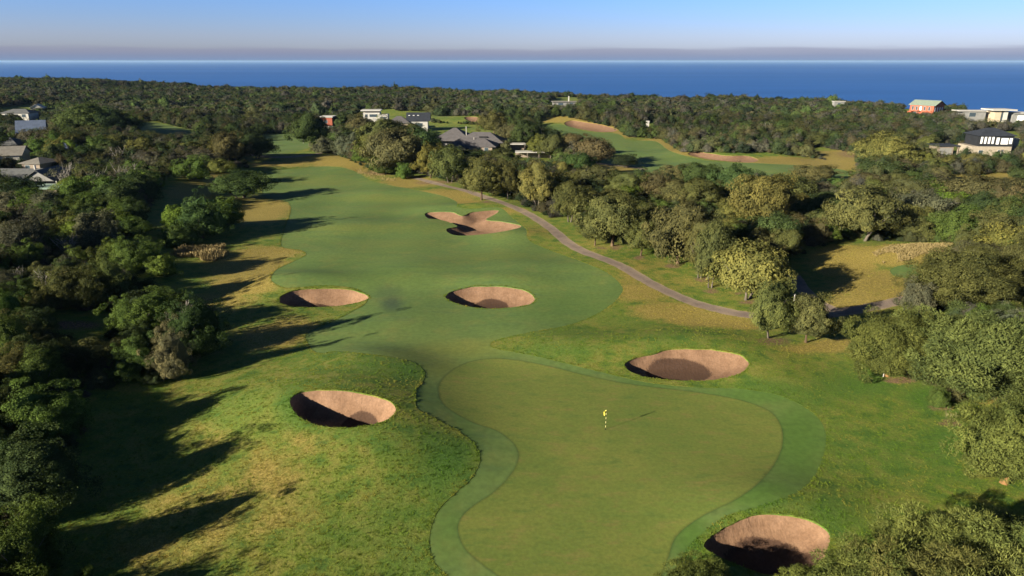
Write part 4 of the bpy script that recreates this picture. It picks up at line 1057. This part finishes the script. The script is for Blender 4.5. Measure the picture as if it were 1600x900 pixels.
# long dry grass: blades in one mesh per patch
M_TAN = mat_plain('dry_blades', (.215, .168, .075), var=.35, scale=3)
def long_grass(px_poly, n, hgt, seed):
    r = np.random.default_rng(seed); poly = P([p[0] for p in px_poly], [p[1] for p in px_poly])[:, :2]
    lo, hi = poly.min(0), poly.max(0); q = r.uniform(lo, hi, (n * 4, 2)); q = q[inside(poly, q[:, 0], q[:, 1])][:n]
    dens = waves(q[:, 0], q[:, 1], .8, seed) ; q = q[dens > -.7]
    z = H(q[:, 0], q[:, 1]) + .05; m = len(q)
    a = r.uniform(0, 6.28, m); hh = hgt * r.uniform(.5, 1.25, m) * (1 + .25 * waves(q[:, 0], q[:, 1], .6, seed + 1)); wd = .05
    lean = r.normal(0, .22, (m, 2)) * hh[:, None]
    b0 = np.c_[q[:, 0] - wd * np.cos(a), q[:, 1] - wd * np.sin(a), z]; b1 = np.c_[q[:, 0] + wd * np.cos(a), q[:, 1] + wd * np.sin(a), z]
    t1 = np.c_[q + lean + np.c_[.03 * np.cos(a), .03 * np.sin(a)], z + hh]; t0 = np.c_[q + lean - np.c_[.03 * np.cos(a), .03 * np.sin(a)], z + hh]
    V = np.stack([b0, b1, t1, t0], 1).reshape(-1, 3)
    tag(link('long_grass', mesh('long_grass', V, np.arange(len(V)).reshape(-1, 4), (M_TAN,))), kind='stuff')
long_grass([(266, 400), (285, 392), (320, 388), (352, 386), (363, 394), (350, 404), (335, 410), (300, 406)], 4200, .85, 3)
long_grass([(1362, 396), (1385, 386), (1440, 381), (1500, 382), (1508, 392), (1440, 398), (1420, 408), (1380, 412)], 5000, .28, 5)
long_grass([(545, 262), (590, 268), (625, 283), (600, 284), (570, 276)], 700, .4, 8)

# tufts standing in the near rough, denser along the mown edge and the bunker lips
from mathutils import kdtree
M_TUFT = None
k = NT('tuft_blades'); k.n.remove(k.bsdf); M_TUFT = finish_leaf(k, k.mix(1, k.attr('tint', 'INSTANCER').outputs['Color'], k.mix(k.attr('tone').outputs['Fac'], (.7, .7, .7), (1.4, 1.35, 1.2)), 'MULTIPLY'))
def tuft_mesh(seed, n=16):
    r = np.random.default_rng(seed); a = r.uniform(0, 6.28, n); d = r.uniform(0, .5, n); b = np.c_[d * np.cos(a), d * np.sin(a), np.zeros(n)]
    l = np.c_[r.normal(0, .28, (n, 2)) + .25 * b[:, :2], r.uniform(.5, 1.1, n)]; w = np.c_[np.cos(a + 1.2), np.sin(a + 1.2), np.zeros(n)] * .075
    V = np.stack([b - w, b + w, b + l + w * .2, b + l - w * .2], 1).reshape(-1, 3); me = mesh('grass_tuft', V, np.arange(len(V)).reshape(-1, 4), (M_TUFT,))
    at = me.attributes.new('tone', 'FLOAT', 'FACE'); at.data.foreach_set('value', r.uniform(0, 1, n).astype(np.float32)); return me
TUFT = [tuft_mesh(s_) for s_ in range(5)]
gx, gy = [], []
n_ = 90000; yy_ = 32 + 105 * RNG.random(n_) ** 1.35; xx_ = RNG.uniform(-.86, .86, n_) * (yy_ + 12)
okk = np.ones(n_, bool)
for k_, p_, o_ in REG: okk &= ~inside(p_, xx_, yy_)
gx.append(xx_[okk]); gy.append(yy_[okk])
for k_, dens in (('fairway', 5), ('bunker_front_left', 9), ('bunker_right', 9), ('bunker_front_right', 9), ('bunker_left_mid', 7), ('bunker_centre', 6)):
    p_ = POLY[k_]; q_ = np.roll(p_, -1, 0); L_ = np.linalg.norm(q_ - p_, axis=1); m_ = int(L_.sum() * dens); i_ = RNG.choice(len(p_), m_, p=L_ / L_.sum()); f_ = RNG.random(m_)[:, None]
    e_ = p_[i_] + (q_ - p_)[i_] * f_; t_ = (q_ - p_)[i_] / L_[i_][:, None]; nr_ = np.stack([t_[:, 1], -t_[:, 0]], 1); sg = np.where(inside(p_, *(e_ + nr_ * .05).T), -1, 1)
    e_ = e_ + nr_ * (sg * (.04 + .35 * RNG.random(m_) ** 2))[:, None]; e_ = e_[e_[:, 1] < 175]
    ok2 = np.ones(len(e_), bool)
    for k2, p2, o2 in REG:
        if k2 != 'fairway' or k_ == 'fairway': ok2 &= ~inside(p2, e_[:, 0], e_[:, 1])
    gx.append(e_[ok2, 0]); gy.append(e_[ok2, 1])
gx, gy = np.concatenate(gx), np.concatenate(gy)
kd = kdtree.KDTree(len(VX))
for i, v in enumerate(VX): kd.insert((v[0], v[1], 0), i)
kd.balance()
ni = np.array([kd.find((a, b, 0))[1] for a, b in zip(gx, gy)])
dr = np.clip(Z[ni, 0] + .35 * waves(gx, gy, 1.1, 83), 0, 1)[:, None]; lu = Z[ni, 1][:, None]
tc_ = (1 - dr) * ((1 - lu) * np.array([.11, .155, .024]) + lu * np.array([.058, .125, .018])) + dr * np.array([.25, .205, .055])
tc_ = tc_ * RNG.uniform(.95, 1.5, (len(gx), 1)); sz = RNG.uniform(.08, .20, len(gx))
scatter('rough_grass', (gx, gy), np.stack([sz * 1.7, sz * 1.7, sz * .50], 1), np.c_[tc_, np.ones(len(gx))], TUFT)

# ------------------------------------------------------------------ houses
M_WHITE = mat_plain('white_render', (.43, .42, .40), var=.05); M_CREAM = mat_plain('cream_render', (.42, .35, .26), var=.06); M_STONE = mat_plain('limestone', (.31, .27, .215), var=.18, scale=2)
M_BRICK = mat_plain('red_brick', (.28, .085, .055), var=.2, scale=2); M_ORANGE = mat_plain('terracotta_render', (.36, .10, .06), var=.08); M_BLACK = mat_plain('black_cladding', (.018, .02, .024), var=.2)
M_GREY = mat_plain('grey_cladding', (.20, .20, .20), var=.12); M_WOOD = mat_plain('grey_timber', (.22, .18, .15), var=.2, scale=2)
M_GLASS = mat_plain('window_glass', (.05, .07, .09), rough=.08, spec=.6); M_PALEGL = mat_plain('white_window_blind', (.75, .76, .78), rough=.3)
M_RTILE = mat_roof('slate_tile_roof', (.098, .092, .098)); M_RDARK = mat_roof('charcoal_roof', (.028, .033, .045)); M_RBLUE = mat_roof('blue_grey_roof', (.10, .13, .20), 6); M_RGREEN = mat_roof('pale_green_roof', (.26, .36, .30), 6)
M_RPALE = mat_plain('pale_roof_sheet', (.40, .39, .37), var=.08); M_RSAND = mat_roof('worn_sheet_roof', (.17, .16, .145), 6); M_RGREY = mat_roof('grey_roof', (.105, .11, .115)); M_RMINT = mat_roof('mint_metal_roof', (.22, .27, .225), 6)
class House:
    def __init__(s, px, py, name, label, yaw=0, cat='house'):
        p = P([px], [py])[0]; s.d = depth_of(*p); s.k = s.d / FPX; s.px = px
        s.r = bpy.data.objects.new(name, None); COL.objects.link(s.r); s.r.location = p; s.r.rotation_euler = (0, 0, R(yaw)); tag(s.r, label, cat, 'houses in the bush')
    def X(s, a): return (a - s.px) * s.k
    def box(s, name, mat, a, b, z0, z1, y0, y1, parent=None):
        m = MB(); m.box(s.X(a), s.X(b), y0, y1, z0, z1); return m.build(name, mat, parent or s.r)
    def win(s, a, b, z0, z1, y, mat=None, parent=None):
        f = MB(); x0, x1 = s.X(a), s.X(b); f.box(x0 - .1, x1 + .1, y - .05, y - .003, z0 - .1, z1 + .1); fr = f.build('window', M_WHITE if mat is not M_PALEGL else M_GREY, parent or s.r)
        g = MB(); g.box(x0, x1, y - .075, y - .054, z0, z1); g.build('pane', mat or M_GLASS, fr); return fr
    def hip(s, mat, a, b, y0, y1, z0, h, ov=.6, name='roof', parent=None):
        m = MB(); m.hip(s.X(a), s.X(b), y0, y1, z0, h, ov); return m.build(name, mat, parent or s.r)
    def gable(s, mat, a, b, y0, y1, z0, h, axis='x', wall=None, ov=.5):
        m = MB(); m.gable(s.X(a), s.X(b), y0, y1, z0, h, ov, axis); r = m.build('roof', mat, s.r)
        if wall:
            for e in (0, 1):
                g = MB(); g.gable_wall(s.X(a), s.X(b), y0, y1, z0 - .1, h - .25, axis); g.F = [(0, 1, 2)]; g.V = g.V[3 * e:3 * e + 3]; g.build('gable', wall, s.r)
        return r
# grey hip-roofed house
h_ = House(735, 237, 'hip_roofed_house', 'big house with several grey tiled hip roofs beside the fairway trees', -8)
h_.box('wall', M_GREY, 676, 722, -1, 3.6, 9, 20); h_.box('wall', M_GREY, 712, 768, -1, 3.2, 5, 16); h_.box('wall', M_WOOD, 708, 772, -1, 2.7, -4, 5)
ra = h_.hip(M_RTILE, 668, 730, 7, 22, 3.6, 4.6); rb = h_.hip(M_RTILE, 708, 782, 5.2, 17, 3.3, 3.6); rc = h_.hip(M_RTILE, 700, 776, -4, 5.9, 2.7, 2.7)
for a in (697, 702): m = MB(); m.box(h_.X(a), h_.X(a + 3.2), 10, 11.2, 5.3, 5.6); m.build('skylight', M_PALEGL, ra)
m = MB(); m.tube([(h_.X(722), 9, 5), (h_.X(722), 9, 9.3)], [.16, .16], 8); m.build('flue', M_RPALE, rb)
m = MB(); m.tube([(h_.X(741), 0, 4), (h_.X(741), 0, 5.9)], [.12, .12], 8); m.build('flue', M_RPALE, rc)
h_.box('solar_heater', M_BLACK, 744, 757, 5.0, 5.4, 7, 8.5)
for a in (714, 730, 748, 760): h_.win(a, a + 6, .7, 2.2, -4.0)
h_ = House(828, 249, 'carport', 'long pale flat-roofed carport between the grey house and upper fairway', 0, 'carport')
h_.box('roof', M_RPALE, 805, 862, 2.5, 2.8, 0, 5); h_.box('back_wall', M_WOOD, 806, 861, -1, 2.49, 4.4, 4.9)
for a in (806, 824, 842, 860): h_.box('post', M_WOOD, a - .5, a + .5, -1, 2.49, .2, .45)
h_ = House(812, 236, 'garden_pavilion', 'small flat white roof on dark posts behind the pale carport', 0, 'pavilion')
h_.box('roof', M_RPALE, 797, 821, 2.6, 2.9, 0, 5); h_.box('wall', M_WOOD, 799, 819, -1, 2.59, 3, 4.8)
for a in (798, 820): h_.box('post', M_WOOD, a - .5, a + .5, -1, 2.59, .2, .45)
# white modern house
h_ = House(612, 206, 'flat_roofed_house', 'modern white cubic house with dark roofs rising above the trees', 4)
h_.box('wall', M_WHITE, 567, 593, -2, 9.4, 6, 13); h_.box('wall', M_WHITE, 591, 606, -2, 8.6, 3.5, 11); h_.box('roof', M_WHITE, 564, 595, 10.3, 10.8, 5, 14); h_.box('upper_wall', M_STONE, 568, 592, 9.4, 10.3, 6.4, 12.8)
h_.win(577, 589, 7.2, 8.6, 6.0); h_.win(594, 603, 6.5, 7.4, 3.5); h_.win(570, 574, 7.2, 8.6, 6.0)
h_.box('wall', M_CREAM, 608, 638, -2, 4.4, 0, 9); h_.box('wall', M_WHITE, 637, 668, -2, 5.4, 2, 12); r_ = h_.hip(M_RTILE, 607, 640, 0, 9, 4.4, 3.4); h_.gable(M_RDARK, 636, 671, 2, 12, 5.4, 4.0, 'x', M_WHITE)
for a in (638, 645, 652): h_.box('skylight', M_PALEGL, a, a + 2.6, 7.9, 8.15, 4.2, 5.2)
h_.win(614, 626, 1.6, 3.6, 0); h_.win(648, 660, 2.4, 4.2, 2)
h_ = House(512, 208, 'red_fronted_building', 'small red-brown building with white roof slab between dark trees', 0)
h_.box('lower_wall', M_WHITE, 505, 521, -1, 4.0, 1, 8); h_.box('upper_wall', M_BRICK, 502.5, 520.5, 4.0, 8.0, 0, 8); h_.box('roof', M_WHITE, 501.5, 522, 8.0, 8.5, -.4, 8.5); h_.win(508, 513, 5.2, 6.6, 0); h_.win(508, 512, 1, 3, 1)
# left side
h_ = House(52, 222, 'gabled_house', 'house with steep blue-grey metal roof and white gable edge, left', 25)
h_.box('wall', M_GREY, 34, 68, -2, 4.0, 0, 9); h_.gable(M_RBLUE, 33, 70, 0, 9, 4.0, 4.8, 'x', M_WHITE); h_.win(40, 46, 1, 3, 0); h_.win(54, 62, 1, 3, 0); h_.box('bargeboard', M_WHITE, 31.5, 32.4, 3.6, 4.2, -.6, 9.6)
h_ = House(12, 210, 'flat_roofed_house', 'long low white roof at the left edge behind the blue-grey gable', 0)
h_.box('roof', M_RSAND, -12, 34, 3.0, 3.4, 0, 8); h_.box('wall', M_GREY, -10, 32, -2, 3.0, .8, 7.5); h_.win(5, 12, .8, 2.4, .8); h_.win(18, 26, .8, 2.4, .8)
h_ = House(52, 300, 'gabled_house', 'grey-roofed gabled house behind the green metal roof, left edge', 0)
h_.box('wall', M_GREY, -30, 76, -2, 2.8, 4, 13); h_.gable(M_RGREY, -32, 44, 4, 13, 2.8, 2.4, 'x', M_GREY); h_.gable(M_RGREY, 30, 78, 2.4, 12, 2.7, 2.9, 'y', M_GREY); h_.win(48, 60, .6, 2.1, 3.98)
h_.box('chimney', M_RPALE, 29, 31, 3.4, 6.2, 8, 8.6)
h_ = House(70, 309, 'green_roofed_shed', 'low shed with flat pale green metal roof, left edge', 0, 'shed')
m = MB(); m.box(h_.X(43), h_.X(99), 0, 7.5, 2.2, 2.42); rr = m.build('roof', M_RGREEN, h_.r); h_.box('wall', M_WOOD, 45, 97, -2, 2.195, .6, 7.1); h_.box('post', M_WHITE, 66, 67.2, 2.42, 3.3, 6.6, 6.9, rr); h_.box('post', M_WHITE, 88, 89.2, 2.42, 3.3, 6.6, 6.9, rr); h_.box('door', M_GREY, 60, 66, -.2, 1.9, .55, .597)
h_ = House(14, 256, 'gabled_house', 'house with pale grey roofs at the left edge above the gabled one', 15)
h_.box('wall', M_RPALE, -16, 30, -2, 2.8, 0, 9); h_.gable(M_RSAND, -18, 33, 0, 9, 2.8, 2.6, 'x', M_RPALE); h_.win(-6, 4, .8, 2.2, 0); h_.win(12, 20, .8, 2.2, 0)
h_ = House(50, 268, 'pale_roofed_house', 'low house with cream sheet roof right of the pale grey one', -10)
h_.box('wall', M_WOOD, 34, 66, -2, 2.6, 0, 8); h_.hip(M_RSAND, 33, 67, 0, 8, 2.6, 1.5); h_.win(40, 48, .6, 2, 0)
h_ = House(12, 238, 'grey_roofed_house', 'low grey hip roof at the left edge above the pale roofs', 5)
h_.box('wall', M_GREY, -14, 26, -2, 2.8, 0, 9); h_.hip(M_RGREY, -15, 28, 0, 9, 2.8, 2.4); h_.win(2, 10, .8, 2.2, 0)
h_ = House(28, 189, 'long_white_house', 'distant white and blue house at the far left under the hill', 0)
h_.box('wall', M_RPALE, 5, 46, -2, 5.0, 0, 10); h_.hip(M_RGREY, 4, 48, 0, 10, 5.0, 2.2); h_.win(10, 16, 2.4, 4.2, 0); h_.win(22, 30, 2.4, 4.2, 0); h_.win(36, 42, 2.4, 4.2, 0)
h_ = House(58, 180, 'skillion_house', 'distant white slanted roof right of the white and blue house', 20)
h_.box('wall', M_GREY, 51, 66, -2, 5.0, 0, 9); h_.gable(M_RPALE, 50, 67, 0, 9, 5.0, 2.5, 'y', M_WHITE); h_.win(54, 60, 2, 4, 0)
h_ = House(100, 250, 'far_house_roof', 'dull green-grey roof among the tall dark trees, left', 0)
h_.box('wall', M_GREY, 92, 108, -1, 4.0, 0, 7); h_.hip(M_RBLUE, 90, 110, 0, 7, 4.0, 2.0); h_.win(96, 102, 1, 3, 0)
# right side
h_ = House(1546, 247, 'two_storey_house', 'two-storey house, black upper storey over pale stone', -6)
h_.box('lower_wall', M_STONE, 1517, 1575, -2, 4.2, 0, 10); h_.box('upper_wall', M_BLACK, 1527, 1577, 4.2, 8.2, .6, 10.6); h_.hip(M_RDARK, 1526, 1578, .6, 10.6, 8.2, 2.4, .5)
for a in (1529, 1534.5, 1540, 1545.5): h_.win(a, a + 2.8, 5.2, 7.6, .6, M_PALEGL)
h_.win(1552, 1556, 5.0, 7.4, .6, M_PALEGL); h_.win(1559, 1569, 5.0, 7.2, .6, M_PALEGL); h_.win(1571, 1575, 5.2, 7.2, .6, M_PALEGL); h_.win(1556, 1558.5, 1, 3, 0); h_.win(1561, 1563.5, 1, 3, 0); h_.win(1528, 1534, .4, 2.8, 0)
h_.box('wing', M_STONE, 1577.3, 1596, -1, 6.8, 5, 12)
h_ = House(1480, 242, 'dark_shed', 'small grey shed with dark roof left of the two-storey house', 0, 'shed')
h_.box('wall', M_WOOD, 1464, 1488, -1, 3.2, 0, 6); h_.box('roof', M_RDARK, 1462, 1497, 3.2, 3.6, -.5, 7); h_.box('door', M_GREY, 1467, 1486, -.2, 2.6, -.06, -.004); h_.box('post', M_WOOD, 1495, 1496, -1, 3.19, 0, .3)
h_ = House(1438, 181, 'terracotta_house', 'terracotta orange house with mint roof on the skyline by the sea', -56)
h_.box('wall', M_ORANGE, 1420, 1456, -3, 7.6, 0, 15); h_.gable(M_RMINT, 1419, 1457, 0, 15, 7.6, 3.4, 'x', M_BRICK, .7)
for a in (1423, 1429, 1435, 1441, 1448): h_.win(a, a + 2.8, 4.0, 6.6, 0, M_PALEGL if a == 1435 else None)
h_.win(1426, 1431, .4, 2.6, 0); h_.box('porch', M_ORANGE, 1420, 1426, -2, 3.2, -3, 0)
xe = h_.X(1456)
for q in (1.6, 5.0, 8.4, 11.8):
    gw = MB(); gw.box(xe + .003, xe + .06, q, q + 1.2, 3.0, 6.2); gw.build('window', M_PALEGL, h_.r)
h_ = House(1562, 197, 'white_modern_house', 'long white flat-roofed modern house at the right edge by the sea', -4)
h_.box('roof', M_WHITE, 1546, 1582, 9.0, 9.7, -1, 12); h_.box('wall', M_CREAM, 1553, 1562, -3, 9.0, 1, 11); h_.box('wall', M_WHITE, 1566, 1572, -3, 9.0, 1, 8); h_.box('wing_roof', M_RPALE, 1503, 1546, 8.2, 8.7, 4, 13); h_.box('wing_wall', M_GREY, 1510, 1545, -3, 8.2, 5, 12); h_.box('wing_roof', M_WHITE, 1582.3, 1625, 7.2, 7.7, 2, 13); h_.box('wing_wall', M_GREY, 1583, 1622, -3, 7.2, 3, 12)
h_.win(1520, 1530, 5, 7.4, 5); h_.win(1590, 1602, 3, 6, 3, M_PALEGL); h_.win(1563, 1565.6, 3, 7.6, 1.4)
h_ = House(882, 170, 'low_house', 'distant low flat roof with a thin chimney near the skyline', 0)
h_.box('roof', M_RSAND, 862, 901, 5.0, 5.5, 0, 9); h_.box('wall', M_GREY, 864, 899, -2, 5.0, 1, 8); h_.box('chimney', M_RPALE, 888, 889.6, 5.5, 9.4, 3, 4); h_.win(872, 880, 2.6, 4.4, 1); h_.win(890, 896, 2.6, 4.4, 1)
h_ = House(1012, 199, 'white_hut', 'tiny white hut among the bushes beyond the upper fairway', 0, 'hut')
h_.box('wall', M_WHITE, 1010, 1014, -1, 3.0, 0, 2); h_.gable(M_WHITE, 1009.8, 1014.2, 0, 2, 3.0, .5, 'x', M_WHITE, .1)
h_ = House(1318, 170, 'skyline_roof', 'tiny white roof on the skyline left of the terracotta house', 0)
h_.box('wall', M_GREY, 1303, 1319, -2, 5.6, .5, 4.5); h_.box('roof', M_RPALE, 1302, 1320, 5.6, 6.0, 0, 5); h_.win(1308, 1313, 3, 4.6, .5)

# ------------------------------------------------------------------ flag and small things
p = P([946], [671])[0]
fl = bpy.data.objects.new('flagstick', None); COL.objects.link(fl); fl.location = (p[0], p[1], float(H(p[0], p[1]))); tag(fl, 'yellow golf flag on a striped pole standing in the green', 'flagstick')
k = NT('striped_pole'); w = k.n.new('ShaderNodeSeparateXYZ'); k.l.new(k.objco(), w.inputs[0])
f = k.math('GREATER_THAN', k.math('FRACT', k.math('MULTIPLY', w.outputs[2], 2.1)), .52); k.color(k.mix(f, (.02, .02, .02), (.80, .72, .34))); k.bsdf.inputs['Roughness'].default_value = .4
m = MB(); m.tube([(0, 0, -.1), (0, 0, 1.2), (0, 0, 2.25)], [.020, .019, .016], 10); m.build('pole', k.m, fl)
M_FLAG = mat_plain('flag_cloth', (.80, .70, .10), var=.05); V = []; Fc = []
for i in range(9):
    t = i / 8
    for j in range(7):
        s = j / 6; V.append((-.02 - t * .25 * (1 - .25 * s) , .07 * math.sin(5 * t + 2 * s), 2.20 - s * .30 - t * .24 * (.5 + s)))
for i in range(8):
    for j in range(6): Fc.append((i * 7 + j, i * 7 + j + 1, (i + 1) * 7 + j + 1, (i + 1) * 7 + j))
fo = link('flag', mesh('flag', V, Fc, (M_FLAG,), smooth=True), fl); md = fo.modifiers.new('t', 'SOLIDIFY'); md.thickness = .01
m = MB(); m.tube([(0, 0, .002), (0, 0, .006)], [.075, .075], 16); m.build('cup', mat_plain('cup_dark', (.02, .02, .02)), fl)

def post(px, py, h, r, mat, name, label, cat, group=None):
    q = P([px], [py])[0]; o = MB().tube([(0, 0, -.2), (0, 0, h * .5), (0, 0, h)], [r, r, r * .95], 8)
    ob = o.build(name, mat); ob.location = (q[0], q[1], float(H(q[0], q[1])) + .07); tag(ob, label, cat, group); return ob
post(1380, 589, 2.2, .06, M_WHITE, 'white_stake', 'thin white stake left of the orange leaning trunk', 'stake', 'white stakes under the trees')
post(1459, 591, 2.2, .06, M_WHITE, 'white_stake', 'thin white stake between the two orange trunks', 'stake', 'white stakes under the trees')
post(474, 224, 2.0, .10, M_WHITE, 'marker_post', 'small pale marker post on the far strip of fairway', 'post')
post(1239, 483, 2.4, .09, M_WHITE, 'white_pole', 'short white pole rising among the pair of drooping trees', 'pole')
# branch lying at the bottom edge, bare pale stick
q = P([1213], [893])[0]; m = MB().tube([(0, 0, 3.5), (.8, -.3, 3.6), (1.9, -.5, 3.5)], [.05, .045, .02], 6)

# ------------------------------------------------------------------ sea air
hz = MB(); hz.box(-70000, 70000, -200, 70000, SEA_Z - 60, 44.0)
hm = bpy.data.materials.new('sea_air'); hm.use_nodes = True; hn = hm.node_tree; hn.nodes.clear(); ho = hn.nodes.new('ShaderNodeOutputMaterial'); pv = hn.nodes.new('ShaderNodeVolumePrincipled')
pv.inputs['Color'].default_value = (.36, .56, .88, 1); pv.inputs['Density'].default_value = 2.4e-5; pv.inputs['Anisotropy'].default_value = 0.0; hn.links.new(pv.outputs[0], ho.inputs['Volume'])
tag(hz.build('haze', hm), kind='stuff')

# ------------------------------------------------------------------ light, sky, camera
w = bpy.data.worlds.new('World'); sc.world = w; w.use_nodes = True; nt = w.node_tree
bg = nt.nodes['Background']; sky = nt.nodes.new('ShaderNodeTexSky'); sky.sky_type = 'NISHITA'; sky.sun_disc = False
SKY_STR = .077
sky.sun_elevation = SUN_EL; sky.sun_rotation = math.atan2(-math.cos(SUN_AZ), -math.sin(SUN_AZ)); sky.air_density = 1.0; sky.dust_density = .6; sky.ozone_density = 2.0
tc = nt.nodes.new('ShaderNodeTexCoord'); sp = nt.nodes.new('ShaderNodeSeparateXYZ'); nt.links.new(tc.outputs['Generated'], sp.inputs[0])
nz = nt.nodes.new('ShaderNodeTexNoise'); nz.inputs['Scale'].default_value = 6; nz.inputs['Detail'].default_value = 4; mp = nt.nodes.new('ShaderNodeMapping'); mp.inputs['Scale'].default_value = (1, 1, 18); nt.links.new(tc.outputs['Generated'], mp.inputs[0]); nt.links.new(mp.outputs[0], nz.inputs[0])
ad = nt.nodes.new('ShaderNodeMath'); ad.operation = 'MULTIPLY_ADD'; nt.links.new(nz.outputs['Fac'], ad.inputs[0]); ad.inputs[1].default_value = -.012; nt.links.new(sp.outputs[2], ad.inputs[2])
cr = nt.nodes.new('ShaderNodeValToRGB'); nt.links.new(ad.outputs[0], cr.inputs[0])
e = cr.color_ramp.elements; e[0].position = 0.0; e[0].color = (.75, .75, .75, 1); e[1].position = .0125; e[1].color = (0, 0, 0, 1)
for pz, v in ((.003, .66), (.0060, .64), (.0080, .54), (.0100, .16)): q = e.new(pz); q.color = (v, v, v, 1)
gr = nt.nodes.new('ShaderNodeValToRGB'); nt.links.new(sp.outputs[2], gr.inputs[0]); ge = gr.color_ramp.elements
ge[0].position = 0; ge[0].color = (.46, .53, .95, 1); ge[1].position = 1; ge[1].color = (.09, .115, .155, 1)
for pz, c in ((.03, (.46, .53, .95)), (.055, (.39, .515, .97)), (.10, (.31, .505, 1.0)), (.30, (.135, .195, .28))): q = ge.new(pz); q.color = (*c, 1)
tn = nt.nodes.new('ShaderNodeMix'); tn.data_type = 'RGBA'; tn.blend_type = 'MULTIPLY'; tn.inputs[0].default_value = 1; nt.links.new(sky.outputs[0], tn.inputs[6]); nt.links.new(gr.outputs[0], tn.inputs[7])
mx = nt.nodes.new('ShaderNodeMix'); mx.data_type = 'RGBA'; nt.links.new(cr.outputs[0], mx.inputs[0]); nt.links.new(tn.outputs[2], mx.inputs[6]); bc = nt.nodes.new('ShaderNodeValToRGB'); nt.links.new(sp.outputs[2], bc.inputs[0]); be = bc.color_ramp.elements
be[0].position = 0; be[0].color = (.34, .57, .98, 1); be[1].position = .013; be[1].color = (.51, .535, .80, 1); q = be.new(.006); q.color = (.42, .54, .90, 1)
sc_ = nt.nodes.new('ShaderNodeVectorMath'); sc_.operation = 'SCALE'; sc_.inputs[3].default_value = 2.5; nt.links.new(bc.outputs[0], sc_.inputs[0]); nt.links.new(sc_.outputs[0], mx.inputs[7])
nt.links.new(mx.outputs[2], bg.inputs[0]); bg.inputs[1].default_value = SKY_STR
sl = bpy.data.lights.new('sun', 'SUN'); sl.energy = 5.0; sl.angle = R(.5); sl.color = (1.0, .89, .68)
so = bpy.data.objects.new('sun', sl); COL.objects.link(so); so.location = (-60, -60, 90)
so.rotation_euler = Vector((math.cos(SUN_AZ) * math.cos(SUN_EL), math.sin(SUN_AZ) * math.cos(SUN_EL), -math.sin(SUN_EL))).to_track_quat('-Z', 'Y').to_euler()
cd = bpy.data.cameras.new('camera'); cd.sensor_width = 36; cd.lens = 36 * FPX / 1600; cd.clip_start = .5; cd.clip_end = 200000
co = bpy.data.objects.new('camera', cd); COL.objects.link(co); co.location = (0, 0, CAMZ); co.rotation_euler = (math.pi / 2 - PITCH, 0, 0); sc.camera = co
vs = sc.view_settings; vs.view_transform = 'Standard'; vs.look = 'None'; vs.gamma = 1; vs.use_curve_mapping = False; vs.exposure = 1.42
sc.cycles.max_bounces = 4; sc.cycles.diffuse_bounces = 2; sc.cycles.glossy_bounces = 1; sc.cycles.transmission_bounces = 2; sc.cycles.use_denoising = True
print('plants', len(PLANTS), 'forest', len(X), 'undergrowth', len(ux))
